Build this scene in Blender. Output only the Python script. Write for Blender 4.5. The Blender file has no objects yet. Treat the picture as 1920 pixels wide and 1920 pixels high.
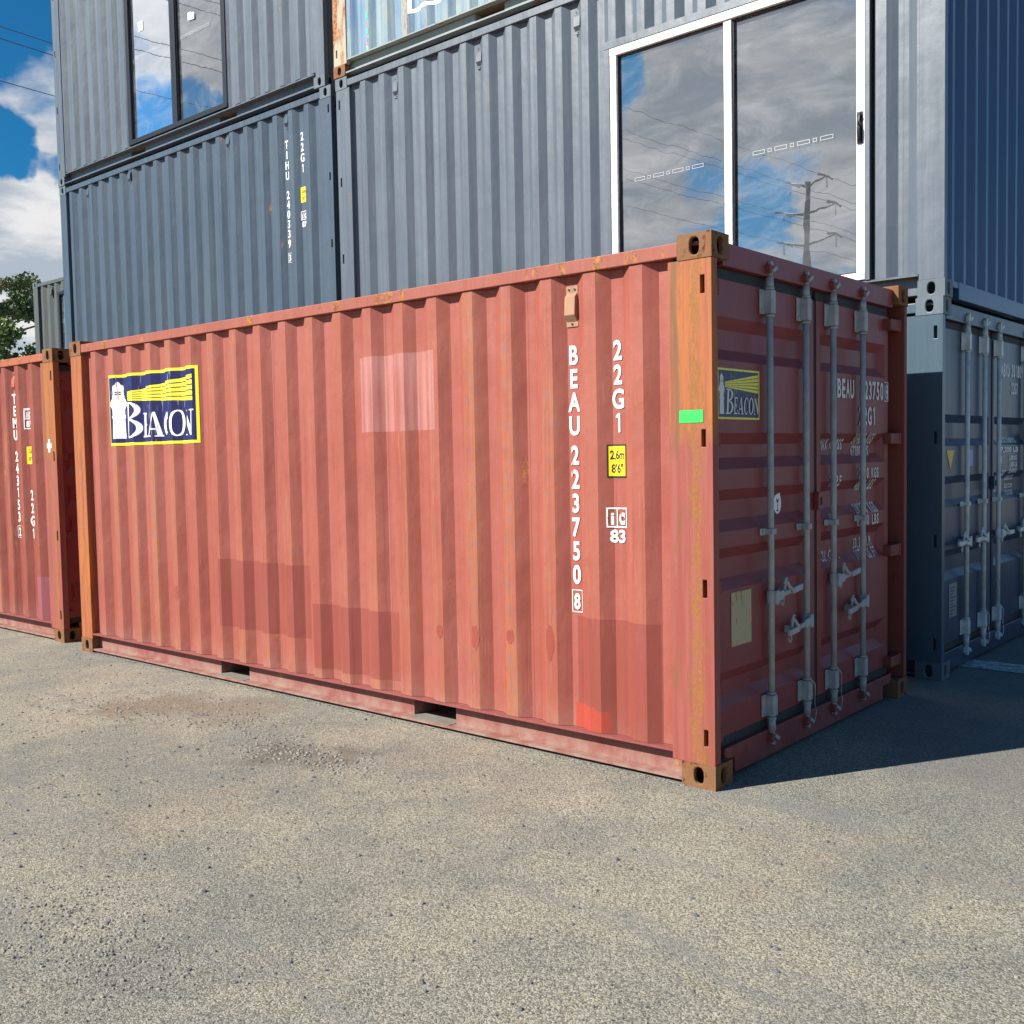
import bpy, bmesh, math, random
from mathutils import Vector, Matrix, Euler
R = math.radians
sc = bpy.context.scene
col = sc.collection
rnd = random.Random(7)
PITCH = .278
BOLD = .028

# ------------------------------------------------------------------ camera
cam_d = bpy.data.cameras.new('camera')
cam_d.sensor_width = 36; cam_d.sensor_height = 36
cam_d.lens = 36 * 1948.25 / 1920
cam_d.clip_end = 2000
cam = bpy.data.objects.new('camera', cam_d); col.objects.link(cam)
cam.location = (2.4189, -4.2188, 1.5927)
cam.rotation_euler = (1.51508, 0.01902, 0.71107)
sc.camera = cam

# ------------------------------------------------------------------ sun, sky, exposure
SUN_EL = 38.4
d = Vector((0.5 * math.cos(R(SUN_EL)), 0.866 * math.cos(R(SUN_EL)), -math.sin(R(SUN_EL))))
sl = bpy.data.lights.new('sun', 'SUN'); sl.energy = 5.0; sl.angle = R(0.5); sl.color = (1.0, 0.95, 0.87)
sun = bpy.data.objects.new('sun', sl); col.objects.link(sun)
sun.rotation_euler = d.to_track_quat('-Z', 'Y').to_euler()
sun.location = (-20, -40, 30)

sc.view_settings.view_transform = 'Standard'; sc.view_settings.look = 'None'
sc.view_settings.exposure = 0.84; sc.view_settings.gamma = 1


def dirv(az, el):
    az, el = R(az), R(el)
    return Vector((math.sin(az) * math.cos(el), math.cos(az) * math.cos(el), math.sin(el)))


W = bpy.data.worlds.new('World'); sc.world = W; W.use_nodes = True
nt = W.node_tree; N = nt.nodes; L = nt.links
for n in list(N): N.remove(n)


def nd(N, t, **k):
    n = N.new(t)
    for a, v in k.items():
        if isinstance(a, str) and hasattr(n, a): setattr(n, a, v)
    return n


def mth(N, L, op, a, b=None, c=None, clamp=False):
    n = N.new('ShaderNodeMath'); n.operation = op; n.use_clamp = clamp
    for i, v in enumerate((a, b, c)):
        if v is None: continue
        if isinstance(v, (int, float)): n.inputs[i].default_value = v
        else: L.new(v, n.inputs[i])
    return n.outputs[0]


def vmth(N, L, op, a, b=None):
    n = N.new('ShaderNodeVectorMath'); n.operation = op
    for i, v in enumerate((a, b)):
        if v is None: continue
        if isinstance(v, (tuple, Vector)): n.inputs[i].default_value = v
        else: L.new(v, n.inputs[i])
    return n.outputs['Value'] if op in ('DOT_PRODUCT', 'LENGTH') else n.outputs[0]


def sstep(N, L, v, a, b, lo=0.0, hi=1.0):
    n = N.new('ShaderNodeMapRange'); n.interpolation_type = 'SMOOTHSTEP'
    L.new(v, n.inputs[0])
    n.inputs[1].default_value = a; n.inputs[2].default_value = b
    n.inputs[3].default_value = lo; n.inputs[4].default_value = hi
    return n.outputs[0]


def noise(N, L, vec, scale, detail=4, rough=.55, dist=0.0):
    n = N.new('ShaderNodeTexNoise'); L.new(vec, n.inputs['Vector'])
    n.inputs['Scale'].default_value = scale; n.inputs['Detail'].default_value = detail
    n.inputs['Roughness'].default_value = rough; n.inputs['Distortion'].default_value = dist
    return n.outputs['Fac']


def noise_col(N, L, vec, scale):
    n = N.new('ShaderNodeTexNoise'); L.new(vec, n.inputs['Vector']); n.inputs['Scale'].default_value = scale; n.inputs['Detail'].default_value = 5
    n.inputs['Roughness'].default_value = .6
    return n.outputs['Color']


def scaled(N, L, vec, s, off=(0, 0, 0)):
    n = N.new('ShaderNodeMapping'); L.new(vec, n.inputs['Vector'])
    n.inputs['Scale'].default_value = s; n.inputs['Location'].default_value = off
    return n.outputs[0]


def mixc(N, L, f, a, b, blend='MIX'):
    n = N.new('ShaderNodeMix'); n.data_type = 'RGBA'; n.blend_type = blend
    for i, v in ((0, f), (6, a), (7, b)):
        if isinstance(v, (int, float)): n.inputs[i].default_value = v
        elif isinstance(v, tuple): n.inputs[i].default_value = (*v[:3], 1)
        else: L.new(v, n.inputs[i])
    return n.outputs[2]


sky = N.new('ShaderNodeTexSky'); sky.sky_type = 'NISHITA'; sky.sun_disc = False
sky.sun_elevation = R(SUN_EL); sky.sun_rotation = math.atan2(-0.5, -0.866)
sky.air_density = 1.0; sky.dust_density = 0.4; sky.ozone_density = 2.5; sky.altitude = 50
bg = N.new('ShaderNodeBackground'); bg.inputs['Strength'].default_value = 0.035
L.new(mixc(N, L, 0.9, sky.outputs[0], (0.12, 1.10, 1.65), 'MULTIPLY'), bg.inputs['Color'])
tc = N.new('ShaderNodeTexCoord')
V = tc.outputs['Generated']
sep = N.new('ShaderNodeSeparateXYZ'); L.new(V, sep.inputs[0])
zz = mth(N, L, 'MAXIMUM', sep.outputs[2], 0.0)
den = mth(N, L, 'ADD', zz, 0.16)
cmb = N.new('ShaderNodeCombineXYZ')
L.new(mth(N, L, 'DIVIDE', sep.outputs[0], den), cmb.inputs[0])
L.new(mth(N, L, 'DIVIDE', sep.outputs[1], den), cmb.inputs[1])
cn = noise(N, L, scaled(N, L, cmb.outputs[0], (1, 1, 1), (3.1, 1.7, 0)), 1.9, 9, .56, .25)
# patches of clear sky and patches of cloud
bias = None
wob = vmth(N, L, 'SUBTRACT', noise_col(N, L, V, 7.0), (.5, .5, .5))
Vw = vmth(N, L, 'NORMALIZE', vmth(N, L, 'ADD', V, vmth(N, L, 'MULTIPLY', wob, (.17, .17, .13))))
for az, el, r, amt in ((-65, 20.5, 4.0, -0.30), (-65, 17.2, 2.2, 0.32), (-66.5, 14.9, 1.2, -.34), (-63.5, 14.3, 1.0, -.30), (-65, 11, 3.5, 0.30),
                       (-145.5, 18.0, 2.0, -0.20), (-150, 18.5, 3.0, 0.20), (-147, 12.4, 3.0, 0.22), (-149.5, 14.6, 1.2, -.12), (-155, 18.6, 3.2, 0.26),
                       (-155, 15.0, 1.2, -0.18), (-157, 12.6, 2.6, 0.25), (-121.5, 21.5, 3.0, 0.30), (-121.5, 16.0, 2.0, -0.20), (-123, 18.0, 1.2, 0.0)):
    dv = dirv(az, el)
    dt = vmth(N, L, 'DOT_PRODUCT', Vw, tuple(dv))
    b = mth(N, L, 'MULTIPLY', sstep(N, L, dt, math.cos(R(r * 1.9)), math.cos(R(r * .1))), amt)
    bias = b if bias is None else mth(N, L, 'ADD', bias, b)
cn2 = mth(N, L, 'ADD', cn, bias)
cn2 = mth(N, L, 'SUBTRACT', cn2, sstep(N, L, sep.outputs[2], .40, .62, 0, .34))
mask = sstep(N, L, cn2, 0.49, 0.64)
haze = sstep(N, L, sep.outputs[2], 0.22, 0.02)
mask = mth(N, L, 'MAXIMUM', mask, mth(N, L, 'MULTIPLY', haze, 0.75))
shade = noise(N, L, scaled(N, L, cmb.outputs[0], (1, 1, 1), (9.1, 4.7, 2)), 3.1, 7, .6)
ccol = mixc(N, L, sstep(N, L, shade, .38, .62), (0.52, 0.60, 0.70), (1.0, 1.0, 1.0))
bgc = N.new('ShaderNodeBackground'); L.new(ccol, bgc.inputs['Color']); bgc.inputs['Strength'].default_value = 0.47
mx = N.new('ShaderNodeMixShader'); L.new(mask, mx.inputs[0]); L.new(bg.outputs[0], mx.inputs[1]); L.new(bgc.outputs[0], mx.inputs[2])
wo = N.new('ShaderNodeOutputWorld'); L.new(mx.outputs[0], wo.inputs[0])

# ------------------------------------------------------------------ materials


def new_mat(name):
    m = bpy.data.materials.new(name); m.use_nodes = True
    t = m.node_tree
    return m, t.nodes, t.links, t.nodes['Principled BSDF']


def simple(name, c, rough=.6, metal=0.0, spec=.5):
    m, N, L, b = new_mat(name)
    tc = N.new('ShaderNodeTexCoord')
    n = noise(N, L, tc.outputs['Object'], 14, 5, .6)
    k = sstep(N, L, n, .3, .7)
    L.new(mixc(N, L, k, tuple(x * .82 for x in c), tuple(min(1, x * 1.1) for x in c)), b.inputs['Base Color'])
    b.inputs['Roughness'].default_value = rough; b.inputs['Metallic'].default_value = metal
    b.inputs['Specular IOR Level'].default_value = spec
    return m


def paint(name, c, faded=None, rough=.5, spec=.4, scuff=0.0, rscale=(9, 9, 1.4), rustc=((.12, .04, .015), (.46, .17, .045)), scuff_c=((.34, .12, .05), (.20, .135, .14)), rust=0.0, dust=0.0, pitch=None, phase=0, bumpy=.25, var=.12, streak=.35, dirt_z=.35, bare=None, seam=0, bow=.012):
    """old container paint: vertical weather streaks, faded areas, scuffed outer ribs, rust, road dust"""
    m, N, L, b = new_mat(name)
    faded = faded or tuple(min(1, x * 1.35 + .02) for x in c)
    tc = N.new('ShaderNodeTexCoord'); P = tc.outputs['Object']
    big = noise(N, L, P, 1.1, 5, .6)
    st = noise(N, L, scaled(N, L, P, (22, 22, .55)), 1.0, 5, .6)
    fine = noise(N, L, P, 60, 4, .7)
    f = mth(N, L, 'ADD', mth(N, L, 'MULTIPLY', sstep(N, L, big, .32, .68), .5), mth(N, L, 'MULTIPLY', sstep(N, L, st, .35, .7), streak), clamp=True)
    colr = mixc(N, L, f, c, faded)
    colr = mixc(N, L, mth(N, L, 'MULTIPLY', sstep(N, L, fine, .35, .75), var), colr, tuple(x * .6 for x in c))
    sp = N.new('ShaderNodeSeparateXYZ'); L.new(P, sp.inputs[0])
    if scuff:
        # scratches on the ribs that stand proud
        outer = sstep(N, L, sp.outputs[1], .024, .014)
        colr = mixc(N, L, mth(N, L, 'MULTIPLY', mth(N, L, 'MULTIPLY', outer, sstep(N, L, big, .3, .6)), .28), colr, tuple(q * r for q, r in zip(faded, (1.08, 1.05, .72))))
        sc1 = noise(N, L, scaled(N, L, P, (75, 1, 2.0), (2, 0, 5)), 1.0, 7, .72)
        per = noise(N, L, scaled(N, L, P, (1.9, .1, .35)), 1.0, 2, .5)
        k = mth(N, L, 'MULTIPLY', outer, sstep(N, L, mth(N, L, 'ADD', sc1, mth(N, L, 'MULTIPLY', mth(N, L, 'SUBTRACT', per, .5), .8)), .60 - scuff * .07, .64 - scuff * .05))
        k = mth(N, L, 'MULTIPLY', k, .7)
        hue = sstep(N, L, noise(N, L, scaled(N, L, P, (60, 1, 14)), 1.0, 4, .6), .5, .62)
        colr = mixc(N, L, k, colr, mixc(N, L, hue, scuff_c[0], scuff_c[1]))
    sx = noise(N, L, scaled(N, L, P, (150, 150, 5), (9, 2, 6)), 1.0, 3, .6)
    sy_ = noise(N, L, P, 1.7, 3, .5)
    colr = mixc(N, L, mth(N, L, 'MULTIPLY', mth(N, L, 'MULTIPLY', sstep(N, L, sx, .60, .68), sstep(N, L, sy_, .42, .62)), .45), colr, tuple(min(1, q * 1.5 + .06) for q in c))
    run = noise(N, L, scaled(N, L, P, (34, 34, .9), (3, 3, 3)), 1.0, 4, .6)
    colr = mixc(N, L, mth(N, L, 'MULTIPLY', sstep(N, L, run, .60, .72), .35), colr, tuple(q * .55 for q in c))
    if rust:
        rn = noise(N, L, scaled(N, L, P, rscale, (1, 7, 3)), 1.0, 8, .7)
        rk = sstep(N, L, rn, .66 - rust * .25, .73 - rust * .20)
        rc = mixc(N, L, sstep(N, L, noise(N, L, P, 26, 6, .75), .38, .62), rustc[0], rustc[1])
        colr = mixc(N, L, rk, colr, rc)
    if dust:
        dn = noise(N, L, P, 9, 6, .65)
        dz = mth(N, L, 'MULTIPLY', sstep(N, L, sp.outputs[2], dirt_z, 0.0), sstep(N, L, dn, .25, .7))
        colr = mixc(N, L, mth(N, L, 'MULTIPLY', dz, dust), colr, (.36, .30, .235))
    if seam:
        fx = mth(N, L, 'FRACT', mth(N, L, 'DIVIDE', mth(N, L, 'ADD', sp.outputs[0], seam), PITCH * 4))
        sk = mth(N, L, 'LESS_THAN', mth(N, L, 'ABSOLUTE', mth(N, L, 'SUBTRACT', fx, .5)), .0022)
        colr = mixc(N, L, mth(N, L, 'MULTIPLY', sk, .55), colr, tuple(q * .35 for q in c))
    L.new(colr, b.inputs['Base Color'])
    rr = mth(N, L, 'ADD', mth(N, L, 'MULTIPLY', st, .22), rough - .1)
    L.new(rr, b.inputs['Roughness'])
    b.inputs['Specular IOR Level'].default_value = spec
    bp = N.new('ShaderNodeBump'); bp.inputs['Strength'].default_value = bumpy; bp.inputs['Distance'].default_value = bow
    h = mth(N, L, 'ADD', noise(N, L, scaled(N, L, P, (3.2, 3.2, 2.2)), 1, 3, .5), mth(N, L, 'MULTIPLY', fine, .04))
    L.new(h, bp.inputs['Height']); L.new(bp.outputs[0], b.inputs['Normal'])
    return m


def flat(name, c, rough=.55, wear=0.0, wear_c=(.4, .12, .1)):
    m, N, L, b = new_mat(name)
    if wear:
        tc = N.new('ShaderNodeTexCoord'); P = tc.outputs['Object']
        n = noise(N, L, scaled(N, L, P, (38, 38, 3)), 1, 6, .7)
        n2 = noise(N, L, P, 3, 4, .6)
        k = sstep(N, L, mth(N, L, 'ADD', n, mth(N, L, 'MULTIPLY', mth(N, L, 'SUBTRACT', n2, .5), .4)), .70 - wear * .12, .74 - wear * .1)
        L.new(mixc(N, L, k, c, wear_c), b.inputs['Base Color'])
    else:
        b.inputs['Base Color'].default_value = (*c, 1)
    b.inputs['Roughness'].default_value = rough
    return m


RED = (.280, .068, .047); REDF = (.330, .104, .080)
M = {}
M['red_wall'] = paint('faded_red_paint', RED, REDF, .5, .35, scuff=1.0, dust=.4, bumpy=.7, var=.1, seam=.575, bow=.03, rust=.06)
M['red_patch'] = paint('repainted_red', (.236, .054, .039), (.272, .073, .056), .45, .35, bumpy=.5, var=.08, dust=.2)
M['red_pale'] = paint('pale_rubbed_red', (.30, .088, .070), (.42, .19, .17), .6, .2, bumpy=.4, streak=.8)
M['red_bright'] = paint('bright_orange_red_patch', (.36, .055, .034), (.40, .072, .046), .45, .35, bumpy=.3)
M['red_rail'] = paint('red_rail_paint', (.28, .075, .050), (.33, .105, .070), .55, .35, rust=.5, bumpy=.5)
M['red_low'] = paint('dusty_red_rail', (.23, .060, .052), (.26, .085, .075), .6, .3, rust=.12, dust=.65, dirt_z=.17, bumpy=.3)
M['red_door'] = paint('red_door_paint_shaded', (.215, .038, .038), (.245, .050, .052), .42, .45, bumpy=.3, rust=.05, dust=.15)  # door red, base colour lowered so the shaded doors read darker
M['red_post'] = None
M['red2_wall'] = paint('older_red_paint', (.225, .048, .033), (.262, .072, .054), .5, .35, scuff=1.0, dust=.4, bumpy=.7, seam=.4, bow=.03, rust=.15)
M['red2_rail'] = paint('older_red_rail', (.36, .09, .05), (.42, .13, .075), .55, .35, rust=.6, bumpy=.5)
M['purple_patch'] = paint('plum_repaint', (.26, .075, .085), (.30, .10, .11), .5, .3)
M['cast_rust'] = paint('rusty_casting', (.20, .088, .036), (.22, .135, .08), .75, .2, rust=.62, rscale=(16, 16, 13), rustc=((.045, .02, .012), (.28, .10, .03)), bumpy=1.0, var=.3)
M['hinge_red'] = paint('hinge_red_rust', (.20, .048, .036), (.23, .065, .05), .6, .3, rust=.28)
M['navy_wall'] = paint('slate_blue_paint', (.046, .072, .103), (.064, .092, .124), .38, .5, dust=0, bumpy=.5, var=.10, streak=.55, seam=.3, bow=.02, rust=.02)
M['grey_wall'] = paint('slate_grey_paint', (.082, .104, .132), (.115, .140, .168), .38, .5, bumpy=.5, var=.10, streak=.5, seam=.85, bow=.02, rust=.01)
M['grey_end'] = paint('slate_end_shade_blue', (.022, .070, .175), (.030, .085, .195), .32, .6, bumpy=.3, var=.05, streak=.2)  # slate of the sides with shade and blue sky reflection put into the colour
M['grey_far'] = paint('dull_grey_paint', (.065, .075, .075), (.085, .093, .092), .5, .4, bumpy=.3, var=.06)
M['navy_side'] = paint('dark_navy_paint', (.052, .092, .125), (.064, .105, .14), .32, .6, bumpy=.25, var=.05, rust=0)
M['navy_door'] = paint('navy_door_shaded', (.020, .042, .090), (.025, .050, .10), .32, .6, bumpy=.25, var=.05)  # darker copy of the side navy, shade of the door end is in the colour
M['navy_cast'] = paint('painted_casting', (.09, .125, .15), (.12, .155, .175), .5, .4, rust=.38, bumpy=.6, rscale=(24, 24, 24))
M['plain_cast'] = paint('slate_casting', (.085, .11, .135), (.11, .14, .165), .5, .4, rust=.15, bumpy=.5)
M['blue_wall'] = paint('weathered_blue_paint', (.075, .175, .34), (.27, .34, .33), .55, .3, scuff=.9, scuff_c=((.36, .34, .26), (.25, .10, .04)), rust=.22, bumpy=.6, streak=.7)
M['blue_rail'] = paint('weathered_pale_rail', (.24, .28, .28), (.28, .32, .31), .6, .3, rust=.35, bumpy=.4)
M['blue_post'] = paint('pale_rust_post', (.36, .33, .24), (.42, .38, .29), .65, .3, rust=.75, bumpy=.6)
M['dark_under'] = simple('dark_underside', (.03, .03, .033), .8)
M['dusty'] = simple('dusty_steel_plate', (.20, .18, .15), .85)
M['wood'] = simple('container_floor_wood', (.16, .10, .06), .7)
M['galv'] = simple('galvanised_steel', (.56, .60, .60), .42, .0)
M['galv_old'] = simple('weathered_galvanised', (.36, .375, .375), .6, .0)
M['gasket'] = simple('door_gasket_rubber', (.022, .027, .030), .7)
M['black_frame'] = simple('black_aluminium', (.012, .014, .018), .35)
M['white_frame'] = simple('white_aluminium', (.72, .71, .69), .4)
M['black'] = flat('black_ink', (.02, .02, .02))
M['white'] = flat('white_lettering', (.76, .76, .73), .5, wear=.85, wear_c=RED)
M['white_b'] = flat('white_lettering_on_slate', (.78, .79, .8), .5, wear=.4, wear_c=(.12, .16, .19))
M['white_door'] = flat('white_lettering_on_door', (.66, .66, .64), .5, wear=.7, wear_c=(.3, .06, .05))
M['white_clean'] = flat('white_sticker', (.82, .82, .82), .4)
M['frost'] = flat('frosted_marking', (.50, .51, .52), .4)
M['logo_blue'] = flat('logo_navy', (.012, .013, .085), .35, wear=.75, wear_c=(.24, .22, .30))
M['logo_yellow'] = flat('logo_yellow', (.84, .74, .03), .4, wear=.25, wear_c=(.5, .45, .2))
M['yellow'] = flat('yellow_label', (.84, .66, .01), .45)
M['tan'] = paint('tan_vent_plastic', (.33, .18, .11), (.38, .22, .14), .5, .3, bumpy=.1)
M['green'] = flat('fluorescent_green_tape', (.025, .50, .08), .5)
M['beige'] = paint('faded_beige_label', (.44, .36, .21), (.50, .42, .27), .7, .2, rust=.32, rscale=(30, 30, 12))
M['grey_label'] = flat('data_plate', (.25, .27, .28), .4, wear=.8, wear_c=(.06, .08, .1))
M['orange_tri'] = flat('orange_label', (.78, .48, .10), .5)
M['blue_label'] = flat('pale_blue_label', (.30, .36, .62), .5)
M['room'] = simple('room_lining', (.30, .30, .31), .8)
M['lilac'] = simple('lilac_board', (.34, .26, .50), .6)
M['dot1'] = flat('teal_sticker', (.05, .45, .42)); M['dot2'] = flat('pink_sticker', (.8, .15, .2)); M['dot3'] = flat('mint_sticker', (.2, .8, .35)); M['dot4'] = flat('blue_sticker', (.10, .2, .55))
M['wire'] = simple('aluminium_conductor', (.06, .06, .065), .6)
M['steel_pole'] = simple('galvanised_pylon', (.30, .31, .31), .6)
M['ceramic'] = simple('grey_insulator', (.4, .42, .43), .3)


def post_mat():
    """red post whose upper two thirds have weathered to orange, with scratches down to rust"""
    m, N, L, b = new_mat('weathered_orange_post')
    tc = N.new('ShaderNodeTexCoord'); P = tc.outputs['Object']
    sp = N.new('ShaderNodeSeparateXYZ'); L.new(P, sp.inputs[0])
    st = noise(N, L, scaled(N, L, P, (26, 26, .8)), 1, 6, .65)
    bl = noise(N, L, scaled(N, L, P, (6, 6, 2)), 1, 6, .7)
    red = mixc(N, L, sstep(N, L, st, .35, .65), (.265, .062, .048), (.305, .090, .074))
    org = mixc(N, L, sstep(N, L, bl, .35, .68), (.36, .115, .045), (.41, .130, .028))
    org = mixc(N, L, sstep(N, L, st, .40, .70), org, (.24, .075, .050))
    up = sstep(N, L, mth(N, L, 'ADD', sp.outputs[2], mth(N, L, 'MULTIPLY', mth(N, L, 'SUBTRACT', bl, .5), .35)), 1.60, 1.72)
    # the far end post is orange nearly all the way down
    far = mth(N, L, 'LESS_THAN', sp.outputs[0], -3.0)
    up = mth(N, L, 'MAXIMUM', up, mth(N, L, 'MULTIPLY', far, sstep(N, L, bl, .25, .45)))
    c = mixc(N, L, up, red, org)
    grime = noise(N, L, scaled(N, L, P, (14, 14, 2.6), (4, 4, 1)), 1, 9, .75)
    c = mixc(N, L, mth(N, L, 'MULTIPLY', sstep(N, L, grime, .50, .62), .7), c, (.20, .085, .035))
    # scratched rust band
    cx = mth(N, L, 'ABSOLUTE', mth(N, L, 'ADD', sp.outputs[0], .088))
    band = sstep(N, L, cx, .075, .0)
    n1 = noise(N, L, scaled(N, L, P, (48, 48, 5.5)), 1, 10, .80)
    k = sstep(N, L, mth(N, L, 'ADD', n1, mth(N, L, 'MULTIPLY', band, .145)), .60, .64)
    rc = mixc(N, L, noise(N, L, P, 55, 4, .7), (.13, .052, .024), (.40, .165, .035))
    c = mixc(N, L, k, c, rc)
    # long dark oily streak on the upper half
    wx = mth(N, L, 'ADD', sp.outputs[0], mth(N, L, 'MULTIPLY', mth(N, L, 'SUBTRACT', noise(N, L, scaled(N, L, P, (0, 0, 1.5)), 1, 3, .5), .5), .10))
    ds = mth(N, L, 'MULTIPLY', sstep(N, L, mth(N, L, 'ABSOLUTE', mth(N, L, 'ADD', wx, .188)), .022, .004), sstep(N, L, sp.outputs[2], 1.45, 1.7))
    c = mixc(N, L, mth(N, L, 'MULTIPLY', ds, .75), c, (.14, .085, .04))
    L.new(c, b.inputs['Base Color']); b.inputs['Roughness'].default_value = .6; b.inputs['Specular IOR Level'].default_value = .3
    bp = N.new('ShaderNodeBump'); bp.inputs['Strength'].default_value = .5; bp.inputs['Distance'].default_value = .004
    L.new(n1, bp.inputs['Height']); L.new(bp.outputs[0], b.inputs['Normal'])
    return m


M['red_post'] = post_mat()


def glass_mat(name, tint, wav=.13):
    m, N, L, b = new_mat(name)
    N.remove(b)
    out = N['Material Output']
    tc = N.new('ShaderNodeTexCoord')
    tr = N.new('ShaderNodeBsdfTransparent'); tr.inputs[0].default_value = (*tint, 1)
    gl = N.new('ShaderNodeBsdfGlossy'); gl.inputs['Roughness'].default_value = 0.0; gl.inputs['Color'].default_value = (.92, .95, 1, 1)
    fr = N.new('ShaderNodeFresnel'); fr.inputs[0].default_value = 1.5
    bp = N.new('ShaderNodeBump'); bp.inputs['Strength'].default_value = wav; bp.inputs['Distance'].default_value = .004
    L.new(noise(N, L, scaled(N, L, tc.outputs['Object'], (3.6, 3.6, 1.5)), 1, 2, .45), bp.inputs['Height'])
    L.new(bp.outputs[0], gl.inputs['Normal'])
    # pale streaky film, standing in for the light haze in the panes
    df = N.new('ShaderNodeBsdfDiffuse'); df.inputs[0].default_value = (.42, .44, .46, 1)
    sm = noise(N, L, scaled(N, L, tc.outputs['Object'], (1.2, 1.2, 3.0)), 1, 7, .7, 1.2)
    f = mth(N, L, 'ADD', mth(N, L, 'MULTIPLY', fr.outputs[0], .9), .40, clamp=True)
    mx = N.new('ShaderNodeMixShader'); L.new(f, mx.inputs[0]); L.new(tr.outputs[0], mx.inputs[1]); L.new(gl.outputs[0], mx.inputs[2])
    mx2 = N.new('ShaderNodeMixShader'); L.new(sstep(N, L, sm, .40, .80, .07, .34), mx2.inputs[0]); L.new(mx.outputs[0], mx2.inputs[1]); L.new(df.outputs[0], mx2.inputs[2])
    L.new(mx2.outputs[0], out.inputs[0])
    return m


M['glass'] = glass_mat('window_glass', (.5, .53, .56))


def ground_mat():
    m, N, L, b = new_mat('compacted_gravel_yard')
    tc = N.new('ShaderNodeTexCoord'); P = tc.outputs['Object']
    big = noise(N, L, P, .55, 6, .6, .4)
    mid = noise(N, L, scaled(N, L, P, (1, 1, 1), (5, 3, 0)), 2.6, 6, .65, .3)
    tone = sstep(N, L, mth(N, L, 'ADD', mth(N, L, 'MULTIPLY', big, .55), mth(N, L, 'MULTIPLY', mid, .45)), .38, .62)
    base = mixc(N, L, tone, (.242, .238, .202), (.372, .338, .258))
    # sandier, browner spread on the left and middle
    brn = sstep(N, L, noise(N, L, scaled(N, L, P, (1, 1, 1), (11, 2, 0)), .9, 6, .65, .5), .52, .72)
    base = mixc(N, L, mth(N, L, 'MULTIPLY', brn, .45), base, (.34, .265, .195))
    # single stones: light caps and dark gaps
    vo = N.new('ShaderNodeTexVoronoi'); vo.feature = 'F1'; L.new(P, vo.inputs['Vector']); vo.inputs['Scale'].default_value = 170
    vo.inputs['Randomness'].default_value = 1
    sv = N.new('ShaderNodeSeparateColor'); L.new(vo.outputs['Color'], sv.inputs[0])
    grain = sstep(N, L, sv.outputs[0], 0, 1, .52, 1.38)
    base = mixc(N, L, 1.0, base, _grey(N, L, grain), 'MULTIPLY')
    coarse = noise(N, L, P, 66, 5, .75)
    rough_area = sstep(N, L, mid, .42, .62)
    pits = sstep(N, L, mth(N, L, 'SUBTRACT', coarse, mth(N, L, 'MULTIPLY', rough_area, .035)), .40, .34)
    f2 = noise(N, L, P, 220, 3, .7)
    pits2 = sstep(N, L, f2, .42, .35)
    pk = mth(N, L, 'MAXIMUM', mth(N, L, 'MULTIPLY', pits, .92), mth(N, L, 'MULTIPLY', pits2, .8))
    base = mixc(N, L, pk, base, (.085, .08, .078))
    trk = noise(N, L, scaled(N, L, P, (.5, 2.4, 1), (3, 8, 0)), 1.0, 6, .7, .6)
    base = mixc(N, L, mth(N, L, 'MULTIPLY', sstep(N, L, trk, .54, .66), .55), base, (.215, .215, .205))
    # damp brown hollow
    for (x, y, r, c, a) in ((-2.02, -.80, .32, (.13, .10, .075), .6), (-3.75, -.72, .5, (.22, .15, .09), .55), (-3.2, -.45, .5, (.25, .18, .11), .4)):
        dn = vmth(N, L, 'LENGTH', vmth(N, L, 'SUBTRACT', P, (x, y, 0)))
        k = sstep(N, L, mth(N, L, 'ADD', dn, mth(N, L, 'MULTIPLY', mth(N, L, 'SUBTRACT', mid, .5), 1.3)), r, r * .2)
        base = mixc(N, L, mth(N, L, 'MULTIPLY', k, a), base, c)
    # smoother, darker sealed strip in front of the far container row
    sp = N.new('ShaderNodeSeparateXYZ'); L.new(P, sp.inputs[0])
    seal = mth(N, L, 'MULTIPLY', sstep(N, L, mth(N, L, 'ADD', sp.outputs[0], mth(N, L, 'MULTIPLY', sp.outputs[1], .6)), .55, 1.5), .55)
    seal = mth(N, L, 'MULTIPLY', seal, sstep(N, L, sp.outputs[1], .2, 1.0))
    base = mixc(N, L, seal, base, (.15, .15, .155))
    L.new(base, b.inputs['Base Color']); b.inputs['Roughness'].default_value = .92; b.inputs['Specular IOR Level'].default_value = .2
    h = mth(N, L, 'ADD', mth(N, L, 'MULTIPLY', coarse, 1.0), mth(N, L, 'MULTIPLY', f2, .45))
    h = mth(N, L, 'SUBTRACT', h, mth(N, L, 'MULTIPLY', vo.outputs['Distance'], .35))
    bp = N.new('ShaderNodeBump'); bp.inputs['Strength'].default_value = 1.0; bp.inputs['Distance'].default_value = .0085
    L.new(h, bp.inputs['Height']); L.new(bp.outputs[0], b.inputs['Normal'])
    return m


def _grey(N, L, v):
    c = N.new('ShaderNodeCombineColor')
    for i in range(3): L.new(v, c.inputs[i])
    return c.outputs[0]


M['ground'] = ground_mat()


def worn_line_mat():
    m, N, L, b = new_mat('worn_white_paint')
    tc = N.new('ShaderNodeTexCoord'); P = tc.outputs['Object']
    n = sstep(N, L, noise(N, L, P, 14, 8, .75), .38, .55)
    n2 = sstep(N, L, noise(N, L, P, 90, 3, .7), .36, .5)
    L.new(mixc(N, L, mth(N, L, 'MULTIPLY', n, n2), (.17, .17, .17), (.62, .61, .57)), b.inputs['Base Color'])
    b.inputs['Roughness'].default_value = .85
    return m


M['line'] = worn_line_mat()


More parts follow.
